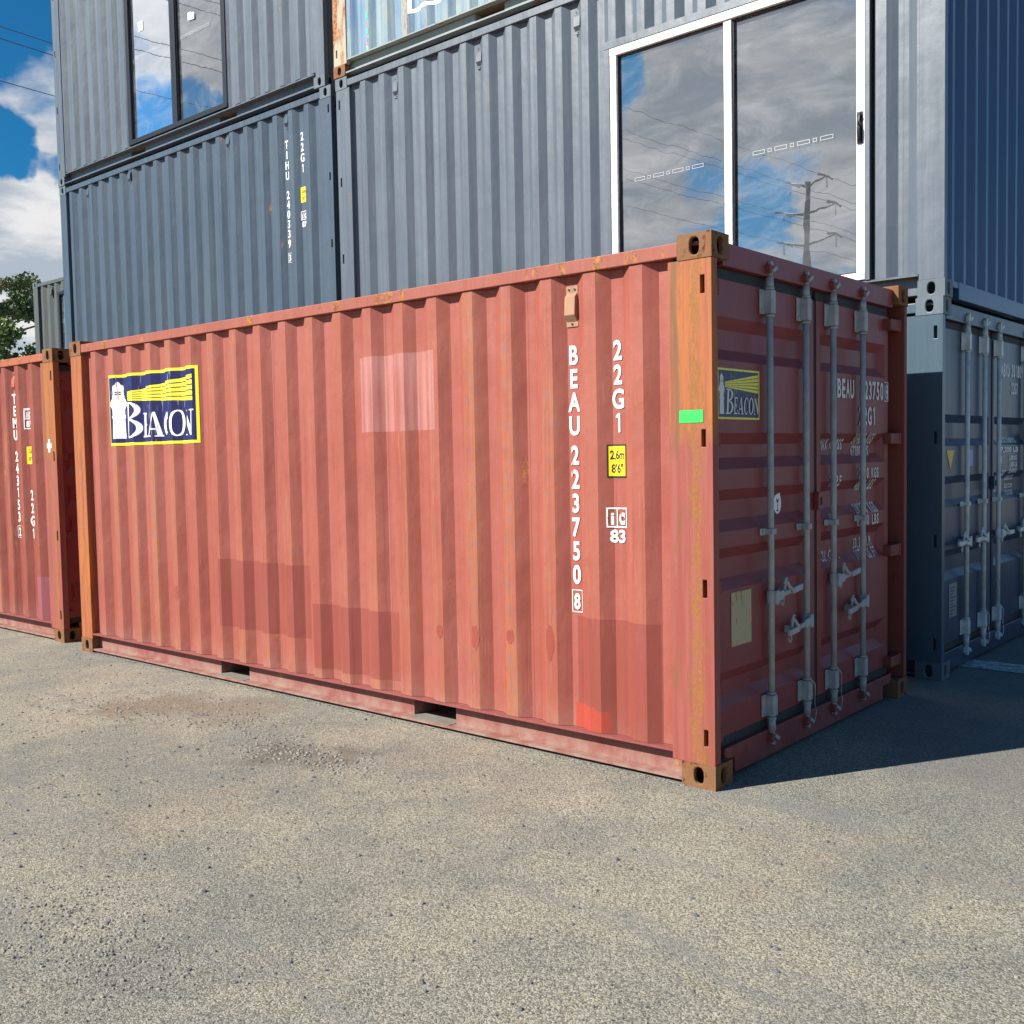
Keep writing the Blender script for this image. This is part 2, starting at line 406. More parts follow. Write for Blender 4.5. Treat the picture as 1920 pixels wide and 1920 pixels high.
def leaf_mat(name, a, c):
    m, N, L, b = new_mat(name)
    tc = N.new('ShaderNodeTexCoord')
    n = noise(N, L, tc.outputs['Object'], 1.4, 4, .7)
    L.new(mixc(N, L, sstep(N, L, n, .35, .65), a, c), b.inputs['Base Color'])
    b.inputs['Roughness'].default_value = .6
    return m


M['leaf'] = leaf_mat('bushy_leaves', (.085, .135, .035), (.20, .26, .07))
M['needle'] = leaf_mat('pine_needles', (.05, .085, .03), (.11, .15, .045))
M['bark'] = simple('bark', (.10, .075, .055), .9)
M['stone'] = simple('loose_stones', (.25, .235, .20), .9); M['stone_dark'] = simple('dark_loose_stones', (.12, .12, .125), .85)

# ------------------------------------------------------------------ mesh helpers


class MB:
    def __init__(s):
        s.v = []; s.f = []; s.mi = []; s.smooth = []

    def quad(s, pts, mi=0, sm=False):
        n = len(s.v); s.v += [tuple(p) for p in pts]; s.f.append(tuple(range(n, n + len(pts)))); s.mi.append(mi); s.smooth.append(sm)

    def box(s, x0, x1, y0, y1, z0, z1, mi=0):
        x0, x1 = sorted((x0, x1)); y0, y1 = sorted((y0, y1)); z0, z1 = sorted((z0, z1))
        n = len(s.v)
        s.v += [(x, y, z) for x in (x0, x1) for y in (y0, y1) for z in (z0, z1)]
        for q in ((0, 1, 3, 2), (4, 6, 7, 5), (0, 4, 5, 1), (2, 3, 7, 6), (0, 2, 6, 4), (1, 5, 7, 3)):
            s.f.append(tuple(n + i for i in q)); s.mi.append(mi); s.smooth.append(False)

    def obox(s, c, ax, hx, hy, hz, mi=0):
        """box round c with rotation matrix ax"""
        n = len(s.v)
        for x in (-hx, hx):
            for y in (-hy, hy):
                for z in (-hz, hz): s.v.append(tuple(Vector(c) + ax @ Vector((x, y, z))))
        for q in ((0, 1, 3, 2), (4, 6, 7, 5), (0, 4, 5, 1), (2, 3, 7, 6), (0, 2, 6, 4), (1, 5, 7, 3)):
            s.f.append(tuple(n + i for i in q)); s.mi.append(mi); s.smooth.append(False)

    def tube(s, pts, r, seg=10, mi=0, cap=True):
        pts = [Vector(p) for p in pts]; rs = r if isinstance(r, (list, tuple)) else [r] * len(pts)
        rings = []
        for i, p in enumerate(pts):
            t = (pts[min(i + 1, len(pts) - 1)] - pts[max(i - 1, 0)]).normalized()
            a = t.cross(Vector((0, 0, 1)))
            if a.length < 1e-3: a = t.cross(Vector((0, 1, 0)))
            a.normalize(); b = t.cross(a)
            n = len(s.v)
            for k in range(seg):
                q = 2 * math.pi * k / seg
                s.v.append(tuple(p + (a * math.cos(q) + b * math.sin(q)) * rs[i]))
            rings.append(n)
        for i in range(len(rings) - 1):
            for k in range(seg):
                k2 = (k + 1) % seg
                s.f.append((rings[i] + k, rings[i] + k2, rings[i + 1] + k2, rings[i + 1] + k)); s.mi.append(mi); s.smooth.append(True)
        if cap:
            for n in (rings[0], rings[-1]):
                s.f.append(tuple(n + k for k in range(seg))); s.mi.append(mi); s.smooth.append(False)

    def holed(s, org, u, v, w, h, hc, hw, hh, depth, nrm, mi=0):
        """rectangle w x h at org along u,v with an oval hole (centre hc, size hw x hh) and a rim going inwards along -nrm"""
        org, u, v, nrm = Vector(org), Vector(u), Vector(v), Vector(nrm)
        K = 32; rect = []; hole = []
        for k in range(K):
            a = 2 * math.pi * (k + .5) / K
            ca, sa = math.cos(a), math.sin(a)
            # oval: superellipse
            e = 2.6
            rr = (abs(ca / (hw / 2)) ** e + abs(sa / (hh / 2)) ** e) ** (-1 / e)
            hole.append((hc[0] + ca * rr, hc[1] + sa * rr))
            tx = ((w if ca > 0 else 0) - hc[0]) / ca if abs(ca) > 1e-6 else 1e9
            ty = ((h if sa > 0 else 0) - hc[1]) / sa if abs(sa) > 1e-6 else 1e9
            t = min(tx, ty); rect.append((hc[0] + ca * t, hc[1] + sa * t))
        # snap nearest samples to the corners
        for cxy in ((0, 0), (w, 0), (w, h), (0, h)):
            j = min(range(K), key=lambda i: (rect[i][0] - cxy[0]) ** 2 + (rect[i][1] - cxy[1]) ** 2); rect[j] = cxy
        P3 = lambda q, dd=0: tuple(org + u * q[0] + v * q[1] - nrm * dd)
        for k in range(K):
            k2 = (k + 1) % K
            s.quad([P3(rect[k]), P3(rect[k2]), P3(hole[k2]), P3(hole[k])], mi)
            s.quad([P3(hole[k]), P3(hole[k2]), P3(hole[k2], depth), P3(hole[k], depth)], mi, True)

    def build(s, name, mats, parent=None, bevel=0.0, tag=None):
        me = bpy.data.meshes.new(name)
        me.from_pydata(s.v, [], s.f)
        if not isinstance(mats, (list, tuple)): mats = [mats]
        for m in mats: me.materials.append(m)
        me.polygons.foreach_set('material_index', s.mi)
        me.polygons.foreach_set('use_smooth', s.smooth)
        bm = bmesh.new(); bm.from_mesh(me)
        bmesh.ops.remove_doubles(bm, verts=bm.verts, dist=1e-5)
        bmesh.ops.recalc_face_normals(bm, faces=bm.faces)
        bm.to_mesh(me); bm.free()
        o = bpy.data.objects.new(name, me); col.objects.link(o)
        if parent: o.parent = parent
        if bevel:
            bv = o.modifiers.new('edge', 'BEVEL'); bv.width = bevel; bv.segments = 2; bv.limit_method = 'ANGLE'; bv.angle_limit = R(40)
        return o


def tag(o, label=None, cat=None, group=None, kind=None):
    if label: o['label'] = label
    if cat: o['category'] = cat
    if group: o['group'] = group
    if kind: o['kind'] = kind
    return o


def empty(name, loc, label, cat, group=None):
    o = bpy.data.objects.new(name, None); col.objects.link(o); o.location = loc
    o.empty_display_size = .2
    return tag(o, label, cat, group)


# ---- flat artwork laid on corrugated steel -------------------------------------------------
_font = {}


def text_geo(s, bold=.012):
    """vertices and faces of the built-in lettering, normalised to cap height 1, left at 0"""
    key = (s, bold)
    if s == '1':
        t = .13 + bold
        return ([(.19, 0), (.19 + t, 0), (.19 + t, 1), (.19, 1), (.0, .74), (.0, .86), (.19, .78)], [(0, 1, 2, 3), (4, 6, 3, 5)], .19 + t + .06)
    if key in _font: return _font[key]
    cu = bpy.data.curves.new('t', 'FONT'); cu.body = s; cu.offset = bold; cu.dimensions = '2D'; cu.fill_mode = 'FRONT'; cu.resolution_u = 4
    o = bpy.data.objects.new('t', cu); col.objects.link(o)
    bpy.context.view_layer.update()
    dg = bpy.context.evaluated_depsgraph_get()
    me = o.evaluated_get(dg).to_mesh()
    vs = [(v.co.x, v.co.y) for v in me.vertices]; fs = [tuple(p.vertices) for p in me.polygons]
    o.evaluated_get(dg).to_mesh_clear()
    bpy.data.objects.remove(o); bpy.data.curves.remove(cu)
    cap = .729 * .98
    x0 = min((v[0] for v in vs), default=0); x1 = max((v[0] for v in vs), default=1)
    vs = [((x - x0) / cap, y / cap) for x, y in vs]
    _font[key] = (vs, fs, (x1 - x0) / cap)
    return _font[key]


class Art:
    """2-D artwork (u right, v up), later cut at the folds and laid on a surface map"""
    def __init__(s): s.items = []; s.n = 0; s.cuts = []

    def cut(s): s.cuts.append(len(s.items))

    def poly(s, pts, mi=0, lay=None):
        s.items.append((list(pts), [tuple(range(len(pts)))], mi, s.n if lay is None else lay)); s.n += 1

    def rect(s, u0, v0, u1, v1, mi=0, lay=None): s.poly([(u0, v0), (u1, v0), (u1, v1), (u0, v1)], mi, lay)

    def ring(s, u0, v0, u1, v1, t, mi=0, lay=None):
        l = s.n if lay is None else lay
        s.rect(u0, v0, u1, v0 + t, mi, l); s.rect(u0, v1 - t, u1, v1, mi, l); s.rect(u0, v0 + t, u0 + t, v1 - t, mi, l); s.rect(u1 - t, v0 + t, u1, v1 - t, mi, l)

    def strip(s, outer, inner, mi=0, lay=None):
        vs = list(outer) + list(inner); n = len(outer)
        s.items.append((vs, [(i, i + 1, n + i + 1, n + i) for i in range(n - 1)], mi, s.n if lay is None else lay)); s.n += 1

    def text(s, t, u, v, h, w=None, ws=.62, mi=0, align='l', shear=0, lay=6, bold=.028):
        vs, fs, wd = text_geo(t, bold)
        k = (w / wd) if w else h * ws
        off = {'l': 0, 'c': -wd * k / 2, 'r': -wd * k}[align]
        s.items.append(([(u + off + x * k + shear * y * h, v + y * h) for x, y in vs], fs, mi, lay))

    def mono(s, t, u0, u1, v, h, mi=0, lay=6):
        """evenly spaced condensed characters between u0 and u1"""
        cell = (u1 - u0) / len(t); k = cell * .80 / text_geo('2', BOLD)[2]
        for i, c in enumerate(t):
            if c != ' ': s.text(c, u0 + cell * (i + .5), v, h, w=min(cell * .9, text_geo(c, BOLD)[2] * k), align='c', mi=mi, lay=lay, bold=BOLD)

    def lay(s, name, mats, parent, to3d, ubreaks=(), vbreaks=(), base=.0025, step=.00025, label=None):
        if s.cuts:
            ed = [0] + s.cuts + [len(s.items)]; items = s.items; s.cuts = []; o = None
            for i, j in zip(ed, ed[1:]):
                if j > i: s.items = items[i:j]; o = s.lay(name, mats, parent, to3d, ubreaks, vbreaks, base, step, label)
            s.items = items
            return o
        bm = bmesh.new()
        for vs, fs, mi, lay in s.items:
            bv = [bm.verts.new((x, y, base + lay * step)) for x, y in vs]
            for f in fs:
                try: fc = bm.faces.new([bv[i] for i in f]); fc.material_index = mi
                except Exception: pass
        us = [v.co.x for v in bm.verts]; vv = [v.co.y for v in bm.verts]
        if not us: bm.free(); return None
        for b in ubreaks:
            if min(us) < b < max(us): bmesh.ops.bisect_plane(bm, geom=bm.verts[:] + bm.edges[:] + bm.faces[:], plane_co=(b, 0, 0), plane_no=(1, 0, 0), dist=1e-6)
        for b in vbreaks:
            if min(vv) < b < max(vv): bmesh.ops.bisect_plane(bm, geom=bm.verts[:] + bm.edges[:] + bm.faces[:], plane_co=(0, b, 0), plane_no=(0, 1, 0), dist=1e-6)
        for v in bm.verts: v.co = to3d(v.co.x, v.co.y, v.co.z)
        me = bpy.data.meshes.new(name); bm.to_mesh(me); bm.free()
        for m in (mats if isinstance(mats, (list, tuple)) else [mats]): me.materials.append(m)
        o = bpy.data.objects.new(name, me); col.objects.link(o); o.parent = parent
        if label: o['label'] = label
        return o




class SideProfile:
    def __init__(s, phase=-.731, pitch=PITCH, y0=.010, dep=.043):
        s.ph, s.p, s.y0, s.dep = phase, pitch, y0, dep
        k = pitch / .278; s.b = [0, .072 * k, .140 * k, .210 * k]

    def y(s, x):
        t = (x - s.ph) % s.p; b = s.b
        if t <= b[1]: dd = 0
        elif t <= b[2]: dd = (t - b[1]) / (b[2] - b[1])
        elif t <= b[3]: dd = 1
        else: dd = 1 - (t - b[3]) / (s.p - b[3])
        return s.y0 + s.dep * dd

    def breaks(s, a, b):
        out = []; k = math.floor((a - s.ph) / s.p) - 1
        while s.ph + k * s.p < b + s.p:
            for q in s.b:
                x = s.ph + k * s.p + q
                if a + 1e-4 < x < b - 1e-4: out.append(x)
            k += 1
        return out

    def map3(s, x, z, off): return Vector((x, s.y(x) - off, z))


class DoorProfile:
    """horizontal pressed recesses: list of (z_top, z_bottom)"""
    def __init__(s, x0, ya, yb, rec, dep=.038, slope=.055, bev=.05, z0=.21, z1=2.40):
        s.x0, s.ya, s.yb, s.rec, s.dep, s.sl, s.bev, s.z0, s.z1 = x0, ya, yb, rec, dep, slope, bev, z0, z1

    def d(s, y, z):
        e = min(1, max(0, (y - s.ya - .05) / s.bev), max(0, (s.yb - .05 - y) / s.bev)); zz = 0
        for t, b in s.rec:
            if b <= z <= t: zz = max(zz, min(1, (t - z) / s.sl, (z - b) / s.sl))
        return s.dep * min(max(0, e), zz)

    def zb(s):
        o = []
        for t, b in s.rec: o += [t, t - s.sl, b + s.sl, b]
        return sorted(o)

    def yb_(s): return [s.ya + .05, s.ya + .05 + s.bev, s.yb - .05 - s.bev, s.yb - .05]

    def map3(s, y, z, off): return Vector((s.x0 - s.d(y, z) + off, y, z))

    def mesh(s, mb, back=.0):
        ys = sorted([s.ya, s.yb] + s.yb_()); zs = sorted([s.z0, s.z1] + s.zb())
        for i in range(len(ys) - 1):
            for j in range(len(zs) - 1):
                q = [s.map3(ys[a], zs[b], 0) for a, b in ((i, j), (i + 1, j), (i + 1, j + 1), (i, j + 1))]
                if i in (1, 3):
                    # split bevel cells the right way
                    hi = max(range(4), key=lambda k: -q[k].x); mb.quad([q[hi], q[(hi + 1) % 4], q[(hi + 2) % 4]]); mb.quad([q[hi], q[(hi + 2) % 4], q[(hi + 3) % 4]])
                else: mb.quad(q)
        X = s.x0; b = X - .05
        for (y0, z0, y1, z1) in ((s.ya, s.z0, s.ya, s.z1), (s.yb, s.z0, s.yb, s.z1), (s.ya, s.z0, s.yb, s.z0), (s.ya, s.z1, s.yb, s.z1)):
            mb.quad([(X, y0, z0), (X, y1, z1), (b, y1, z1), (b, y0, z0)])
        mb.quad([(b, s.ya, s.z0), (b, s.yb, s.z0), (b, s.yb, s.z1), (b, s.ya, s.z1)])


def casting(mb, x0, x1, y0, y1, z0, z1, sx, sy):
    """corner casting; sx,sy = +1/-1: which x and y faces look outwards"""
    w, dd, h = x1 - x0, y1 - y0, z1 - z0
    yo = y0 if sy < 0 else y1; yi = y1 if sy < 0 else y0
    xo = x1 if sx > 0 else x0; xi = x0 if sx > 0 else x1
    mb.holed((x0, yo, z0), (1, 0, 0), (0, 0, 1), w, h, (w / 2, h / 2), .052, .080, .022, (0, sy, 0))
    mb.holed((xo, y0, z0), (0, 1, 0), (0, 0, 1), dd, h, (dd / 2, h / 2), .052, .080, .022, (sx, 0, 0))
    mb.quad([(x0, yi, z0), (x1, yi, z0), (x1, yi, z1), (x0, yi, z1)])
    mb.quad([(xi, y0, z0), (xi, y1, z0), (xi, y1, z1), (xi, y0, z1)])
    mb.quad([(x0, y0, z0), (x1, y0, z0), (x1, y1, z0), (x0, y1, z0)])
    mb.quad([(x0, y0, z1), (x1, y0, z1), (x1, y1, z1), (x0, y1, z1)])


SLOT_Z = ((2.312, 2.396), (1.609, 1.690), (.906, .991), (.204, .283))


def post_mesh(x0, x1, H, slots, y1=.055, front=0.0, side=1, k=1.0):
    """front corner post; slots: 'R','L' or None = edge with hinge slots"""
    mb = MB()
    zb, zt = .118, H - .118
    xs = [x0, x1]; zs = [zb, zt]
    if slots:
        a, b = (x1 - .058, x1 - .036) if slots == 'R' else (x0 + .036, x0 + .058)
        xs = [x0, a, b, x1]
        zs = sorted([zb, zt] + [q * H / 2.591 for s in SLOT_Z for q in s])
        for zi in range(1, len(zs) - 1, 2): pass
    for i in range(len(xs) - 1):
        for j in range(len(zs) - 1):
            if slots and i == 1 and j % 2 == 1:
                za, zc = zs[j], zs[j + 1]
                # inner sides of the slot
                for q in (xs[1], xs[2]): mb.quad([(q, front, za), (q, front, zc), (q, front + .03, zc), (q, front + .03, za)])
                for q in (za, zc): mb.quad([(xs[1], front, q), (xs[2], front, q), (xs[2], front + .03, q), (xs[1], front + .03, q)])
                continue
            mb.quad([(xs[i], front, zs[j]), (xs[i + 1], front, zs[j]), (xs[i + 1], front, zs[j + 1]), (xs[i], front, zs[j + 1])])
    for q in (x0, x1): mb.quad([(q, front, zb), (q, front, zt), (q, y1, zt), (q, y1, zb)])
    mb.quad([(x0, y1, zb), (x1, y1, zb), (x1, y1, zt), (x0, y1, zt)])
    mb.quad([(x0, front, zt), (x1, front, zt), (x1, y1, zt), (x0, y1, zt)])
    mb.quad([(x0, front, zb), (x1, front, zb), (x1, y1, zb), (x0, y1, zb)])
    return mb


WID = 2.438


def container(name, loc, label, Lx=6.058, H=2.591, mats=None, phase=-.731, pitch=PITCH, right='door', left='wall', pr=None, pl=.178, slotR=None, slotL=None,
              walls=None, patches=(), pockets=((-4.108, -3.761), (-2.087, -1.738)), group='shipping containers in the yard', door=None, web=.085, roof=True, end_mat=None):
    """mats: wall, rail, low, post, cast, door.   walls: list of (x0,x1,z0,z1).   returns root, profile"""
    g = lambda k: M[mats[k]]
    root = empty(name, loc, label, 'container', group)
    pr = pr if pr is not None else (.23 if right == 'door' else .15)
    prof = SideProfile(phase, pitch)
    zt, zb = H - .10, .165
    xa, xb = -Lx + pl, -pr
    walls = walls or [(xa, xb, zb, zt)]
    # -- corrugated front wall, patches of other paint as material slots
    wm = [g('wall')]; pm = []
    for p in patches:
        if M[p[4]] not in wm: wm.append(M[p[4]])
        pm.append((p[0], p[1], p[2], p[3], wm.index(M[p[4]])))
    mb = MB()
    for (x0, x1, z0, z1) in walls:
        xs = sorted(set([x0, x1] + prof.breaks(x0, x1) + [q for p in pm for q in p[:2] if x0 < q < x1]))
        zs = sorted(set([z0, z1] + [q for p in pm for q in p[2:4] if z0 < q < z1]))
        for i in range(len(xs) - 1):
            for j in range(len(zs) - 1):
                cx, cz = (xs[i] + xs[i + 1]) / 2, (zs[j] + zs[j + 1]) / 2; mi = 0
                for p in pm:
                    if p[0] < cx < p[1] and p[2] < cz < p[3]: mi = p[4]
                mb.quad([(xs[i], prof.y(xs[i]), zs[j]), (xs[i + 1], prof.y(xs[i + 1]), zs[j]), (xs[i + 1], prof.y(xs[i + 1]), zs[j + 1]), (xs[i], prof.y(xs[i]), zs[j + 1])], mi)
    mb.build('side_wall', wm, root)
    # -- rear wall, roof, floor
    mb = MB(); pb = SideProfile(phase, pitch)
    xs = [xa, *pb.breaks(xa, xb), xb]
    for i in range(len(xs) - 1):
        mb.quad([(xs[i], WID - pb.y(xs[i]), zb), (xs[i + 1], WID - pb.y(xs[i + 1]), zb), (xs[i + 1], WID - pb.y(xs[i + 1]), zt), (xs[i], WID - pb.y(xs[i]), zt)])
    mb.build('rear_wall', g('wall'), root)
    if roof:
        mb = MB(); mb.box(-Lx + .045, -.045, .03, WID - .03, H - .05, H - .034); mb.build('roof', g('wall'), root)
    mb = MB(); mb.box(-Lx + .05, -.12, .072, WID - .072, .142, .166); mb.build('floor', M['wood'], root)
    # -- rails
    mb = MB(); mb.box(-Lx + .178, -.178, .0, .06, H - .098, H - .032); mb.box(-Lx + .178, -.178, WID - .06, WID, H - .098, H - .032)
    mb.build('top_rail', g('rail'), root, bevel=.004)
    mb = MB()
    edges = [-Lx + .178] + [q for p in sorted(pockets) for q in p] + [-.178]
    for sgn in (0, 1):
        Y = (lambda v: v) if sgn == 0 else (lambda v: WID - v)
        mb.box(-Lx + .178, -.178, Y(.004), Y(web + .010), .150, .163)
        mb.box(-Lx + .178, -.178, Y(.003), Y(web + .010), .020, .034)
        for i in range(0, len(edges), 2): mb.box(edges[i], edges[i + 1], Y(web - .006), Y(web + .002), .034, .150)
    for a, b in pockets:
        for q in (a, b): mb.box(q - .004, q + .004, web + .002, WID - web - .002, .034, .142)
        mb.box(a, b, .070, WID - .070, .022, .030)
        mb.box(a + .005, b - .005, 0.008, .16, .0345, .0375, 1)
    mb.build('bottom_rail', [g('low'), M['dusty']], root)
    # -- posts
    def put_post(m, nm='corner_post'): return m.build(nm, g('post'), root, bevel=.003)
    put_post(post_mesh(-pr, 0.0, H, slotR))
    put_post(post_mesh(-Lx, -Lx + pl, H, slotL))
    mb = MB(); mb.box(-.178, 0, WID - .045, WID, .118, H - .118); mb.build('corner_post', M[mats.get('rpost', mats['post'])], root, bevel=.003)
    mb = MB(); mb.box(-Lx, -Lx + .178, WID - .055, WID, .118, H - .118); put_post(mb)
    # -- castings, proud of the posts
    e = .004
    for ix, (x0, x1, sx) in enumerate(((-.178, e, 1), (-Lx - e, -Lx + .178, -1))):
        for (y0, y1, sy) in ((-e, .158, -1), (WID - .158, WID + e, 1)):
            for (z0, z1) in ((0, .118), (H - .118, H)):
                mb = MB(); casting(mb, x0, x1, y0, y1, z0, z1, sx, sy)
                mb.build('corner_casting', g('cast'), root, bevel=.006 if (sy < 0 or sx > 0) else 0)
    # -- ends
    for side in ('left', 'right'):
        kind = left if side == 'left' else right
        X = (lambda v: -v) if side == 'right' else (lambda v: -Lx + v)
        if kind == 'wall':
            mb = MB(); y = .10; pts = [(.055, .055)]
            while y < WID - .2:
                pts += [(y, .055), (y + .075, .010), (y + .075 + .05, .010), (y + .20, .055)]; y += .25
            pts.append((WID - .055, .055))
            for (ya, da), (yb, db) in zip(pts, pts[1:]): mb.quad([(X(da), ya, .12), (X(db), yb, .12), (X(db), yb, zt), (X(da), ya, zt)])
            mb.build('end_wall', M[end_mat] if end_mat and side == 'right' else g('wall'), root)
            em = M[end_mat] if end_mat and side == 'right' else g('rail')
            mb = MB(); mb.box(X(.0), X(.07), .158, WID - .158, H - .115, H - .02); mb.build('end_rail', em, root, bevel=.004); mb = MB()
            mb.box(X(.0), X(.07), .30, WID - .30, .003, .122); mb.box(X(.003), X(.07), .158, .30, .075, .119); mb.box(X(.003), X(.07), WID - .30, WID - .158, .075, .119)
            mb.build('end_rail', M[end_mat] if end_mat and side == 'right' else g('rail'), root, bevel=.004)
        elif kind == 'plain_door':
            mb = MB(); mb.box(X(.06), X(.10), .05, WID - .05, .2, H - .2); mb.build('door', g('door'), root)
            mb = MB(); mb.box(X(.01), X(.10), .16, WID - .16, H - .13, H - .03); mb.build('end_rail', g('door'), root); mb = MB(); mb.box(X(.01), X(.10), .16, WID - .16, .03, .16); mb.build('end_rail', g('door'), root)
    if right == 'door': doors(root, H, g, door or {})
    return root, prof


def lever(mb, p0, sgn, ang, L_=.27):
    """flat handle from its hub at p0 along sgn*y, rising by ang"""
    x, y, z = p0
    u = Vector((0, sgn * math.cos(ang), math.sin(ang)))
    ax = Matrix((Vector((1, 0, 0)), u, Vector((1, 0, 0)).cross(u))).transposed()
    mb.obox(Vector(p0) + u * .045, ax, .008, .035, .024)
    mb.obox(Vector(p0) + u * (.05 + L_ * .30), ax, .006, L_ * .28, .013)
    mb.obox(Vector(p0) + u * (.05 + L_ * .74) + Vector((.008, 0, 0)), ax, .008, L_ * .24, .016)


def doors(root, H, g, o):
    sh = o.get('shift', 0.0); rec = o.get('rec', ((2.225, 2.02), (1.675, 1.50), (1.403, 1.20), (1.122, .915), (.522, .345)))
    steel = M[o.get('steel', 'galv_old')]
    seam = 1.219 + sh
    zt = 2.40
    DL = DoorProfile(-.060, .060, seam - .019, rec)
    DR = DoorProfile(-.060, seam + .019, 2.275 + sh * .5, rec)
    # header and sill
    mb = MB(); mb.box(-.10, -.030, .159, WID - .159, H - .135, H - .026); mb.build('door_header', g('door'), root, bevel=.003)
    mb = MB(); mb.box(-.10, -.036, .255, WID - .30, .022, .158); mb.box(-.10, -.038, .159, .255, .100, .157); mb.box(-.10, -.038, WID - .30, WID - .159, .100, .157)
    mb.build('door_sill', g('door'), root, bevel=.003)
    mb = MB(); mb.box(-.125, -.118, .05, WID - .05, .16, 2.455); mb.build('door_frame', M['hinge_red'] if o.get('red') else g('door'), root)
    # far post flange as seen from the doors
    bars = o.get('bars') or [seam + q for q in (-.589, -.174, .174, .589)]
    for k, D in enumerate((DL, DR)):
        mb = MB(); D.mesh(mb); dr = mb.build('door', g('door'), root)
        mb = MB(); mb.box(-.092, -.066, D.ya, D.yb, zt, 2.452); mb.build('gasket', M['gasket'], dr)
        mb = MB(); mb.box(-.092, -.064, D.ya, D.yb, .160, .208)
        if k == 0: mb.build('gasket', M['gasket'], dr); mb = MB(); mb.box(-.092, -.066, seam - .0185, seam + .0185, .209, zt - .001)
        mb.build('gasket', M['gasket'], dr)
        for s in SLOT_Z:
            z0, z1 = s[0] + .003, s[1] - .012
            mb = MB()
            if k == 1: mb.box(-.066, -.016, D.yb - .06, WID - .056, z0, z1); mb.tube([(-.026, WID - .075, z0 - .004), (-.026, WID - .075, z1 + .004)], .017, 10)
            else: mb.box(-.052, -.024, .056, .12, z0, z1)
            mb.build('hinge', M['hinge_red'] if o.get('red') else g('door'), dr, bevel=.004)
    # locking bars
    xb = -.030
    for i, y in enumerate(bars):
        mb = MB(); mb.tube([(xb, y, .145), (xb, y, 2.462)], .0165, 14)
        mb.tube([(xb, y, .150), (xb, y, .220)], .020, 14); mb.tube([(xb, y, 2.395), (xb, y, 2.452)], .020, 14)
        for z in (.215, .345, 2.262, 2.398): mb.tube([(xb, y, z - .006), (xb, y, z + .006)], .0235, 14)
        bar = mb.build('locking_bar', steel, root)
        for (z0, z1) in ((.226, .337), (2.270, 2.392)):
            mb = MB(); mb.box(-.058, -.050, y - .062, y + .028, z0, z1)
            mb.box(-.052, -.008, y - .024, y + .024, z0 + .002, z1 - .002)
            for zz in (z0 + .016, z1 - .016): mb.tube([(-.050, y - .048, zz), (-.043, y - .048, zz)], .008, 8)
            mb.build('bar_bracket', steel, bar, bevel=.006)
        mb = MB(); mb.box(-.058, -.050, y - .070, y + .030, 1.157, 1.192); mb.box(-.052, -.008, y - .022, y + .022, 1.159, 1.190)
        mb.tube([(-.050, y - .048, 1.175), (-.044, y - .048, 1.175)], .009, 8); mb.build('bar_clamp', steel, bar, bevel=.004)
        for (z, s) in ((.118, -1), (2.490, 1)):
            mb = MB(); mb.tube([(xb, y, z - .03 * s), (xb, y, z + .012 * s)], .015, 10)
            mb.obox((xb + .012, y + .018, z + .004 * s), Matrix.Rotation(.5 * s, 3, 'X'), .014, .026, .010); mb.obox((xb + .006, y - .004, z + .024 * s), Matrix.Rotation(-.4, 3, 'X'), .012, .012, .016)
            mb.build('cam', steel, bar, bevel=.003)
            mb = MB(); mb.box(-.04, -.006, y - .040, y - .016, z - .022, z + .022); mb.box(-.04, -.008, y - .016, y + .010, z + .012 * s - .008, z + .012 * s + .008); mb.build('cam_keeper', M['hinge_red'] if o.get('red') else steel, bar, bevel=.004)
    # handles
    for (bi, sgn, z, ang, ry) in o.get('handles', ((0, 1, .838, .10, .13), (1, -1, .665, -.10, .20), (2, 1, .850, .10, .10), (3, -1, .680, -.10, .19))):
        y = bars[bi]; mb = MB()
        mb.box(-.012, .006, y - .024 if sgn < 0 else y - .010, y + .024 if sgn > 0 else y + .010, z - .036, z + .036)
        mb.tube([(xb, y, z - .034), (xb, y, z + .034)], .023, 12)
        lever(mb, (-.004, y, z), sgn, ang, .24)
        mb.build('handle', steel, root, bevel=.002)
        mb = MB(); yc = y + sgn * ry; zc = z + sgn * 0
        zc = z + math.sin(ang) * ry
        mb.box(-.058, -.020, yc - .013, yc + .013, zc - .018, zc + .018)
        mb.tube([(-.014, yc - .016, zc + .005), (-.010, yc - .018, zc + .045), (-.008, yc - .010, zc + .074), (-.006, yc + .002, zc + .072)], [.010, .011, .010, .006], 8)
        mb.tube([(-.004, yc - .006, zc + .058), (.004, yc + .006, zc + .028), (.008, yc + .032, zc + .010), (.006, yc + .055, zc + .014)], [.009, .010, .010, .007], 8)
        mb.tube([(-.030, yc - .004 + .014 * math.cos(a), zc - .045 + .024 * math.sin(a)) for a in [k * math.pi / 6 for k in range(13)]], .005, 6)
        mb.build('handle_catch', steel, root, bevel=.003)
    if o.get('wires', True):
        for i in (1, 2):
            y = bars[i]; mb = MB()
            mb.tube([(.0, y - .030, .350), (.003, y + .0, .335), (.004, y + .026, .315), (.0, y + .036, .27), (-.002, y + .034, .21), (.004, y + .040, .16), (.002, y + .030, .115)], .0035, 6)
            mb.build('seal_wire', steel, root)
    # lock box at the seam
    mb = MB(); mb.box(-.058, -.026, seam - .028, seam + .028, 1.255, 1.352); mb.box(-.028, -.020, seam - .004, seam + .010, 1.28, 1.325, 1)
    mb.build('lock_box', [g('door'), M['black']], root, bevel=.005)
    root['_doors'] = 1
    global LAST_DOORS; LAST_DOORS = (DL, DR)


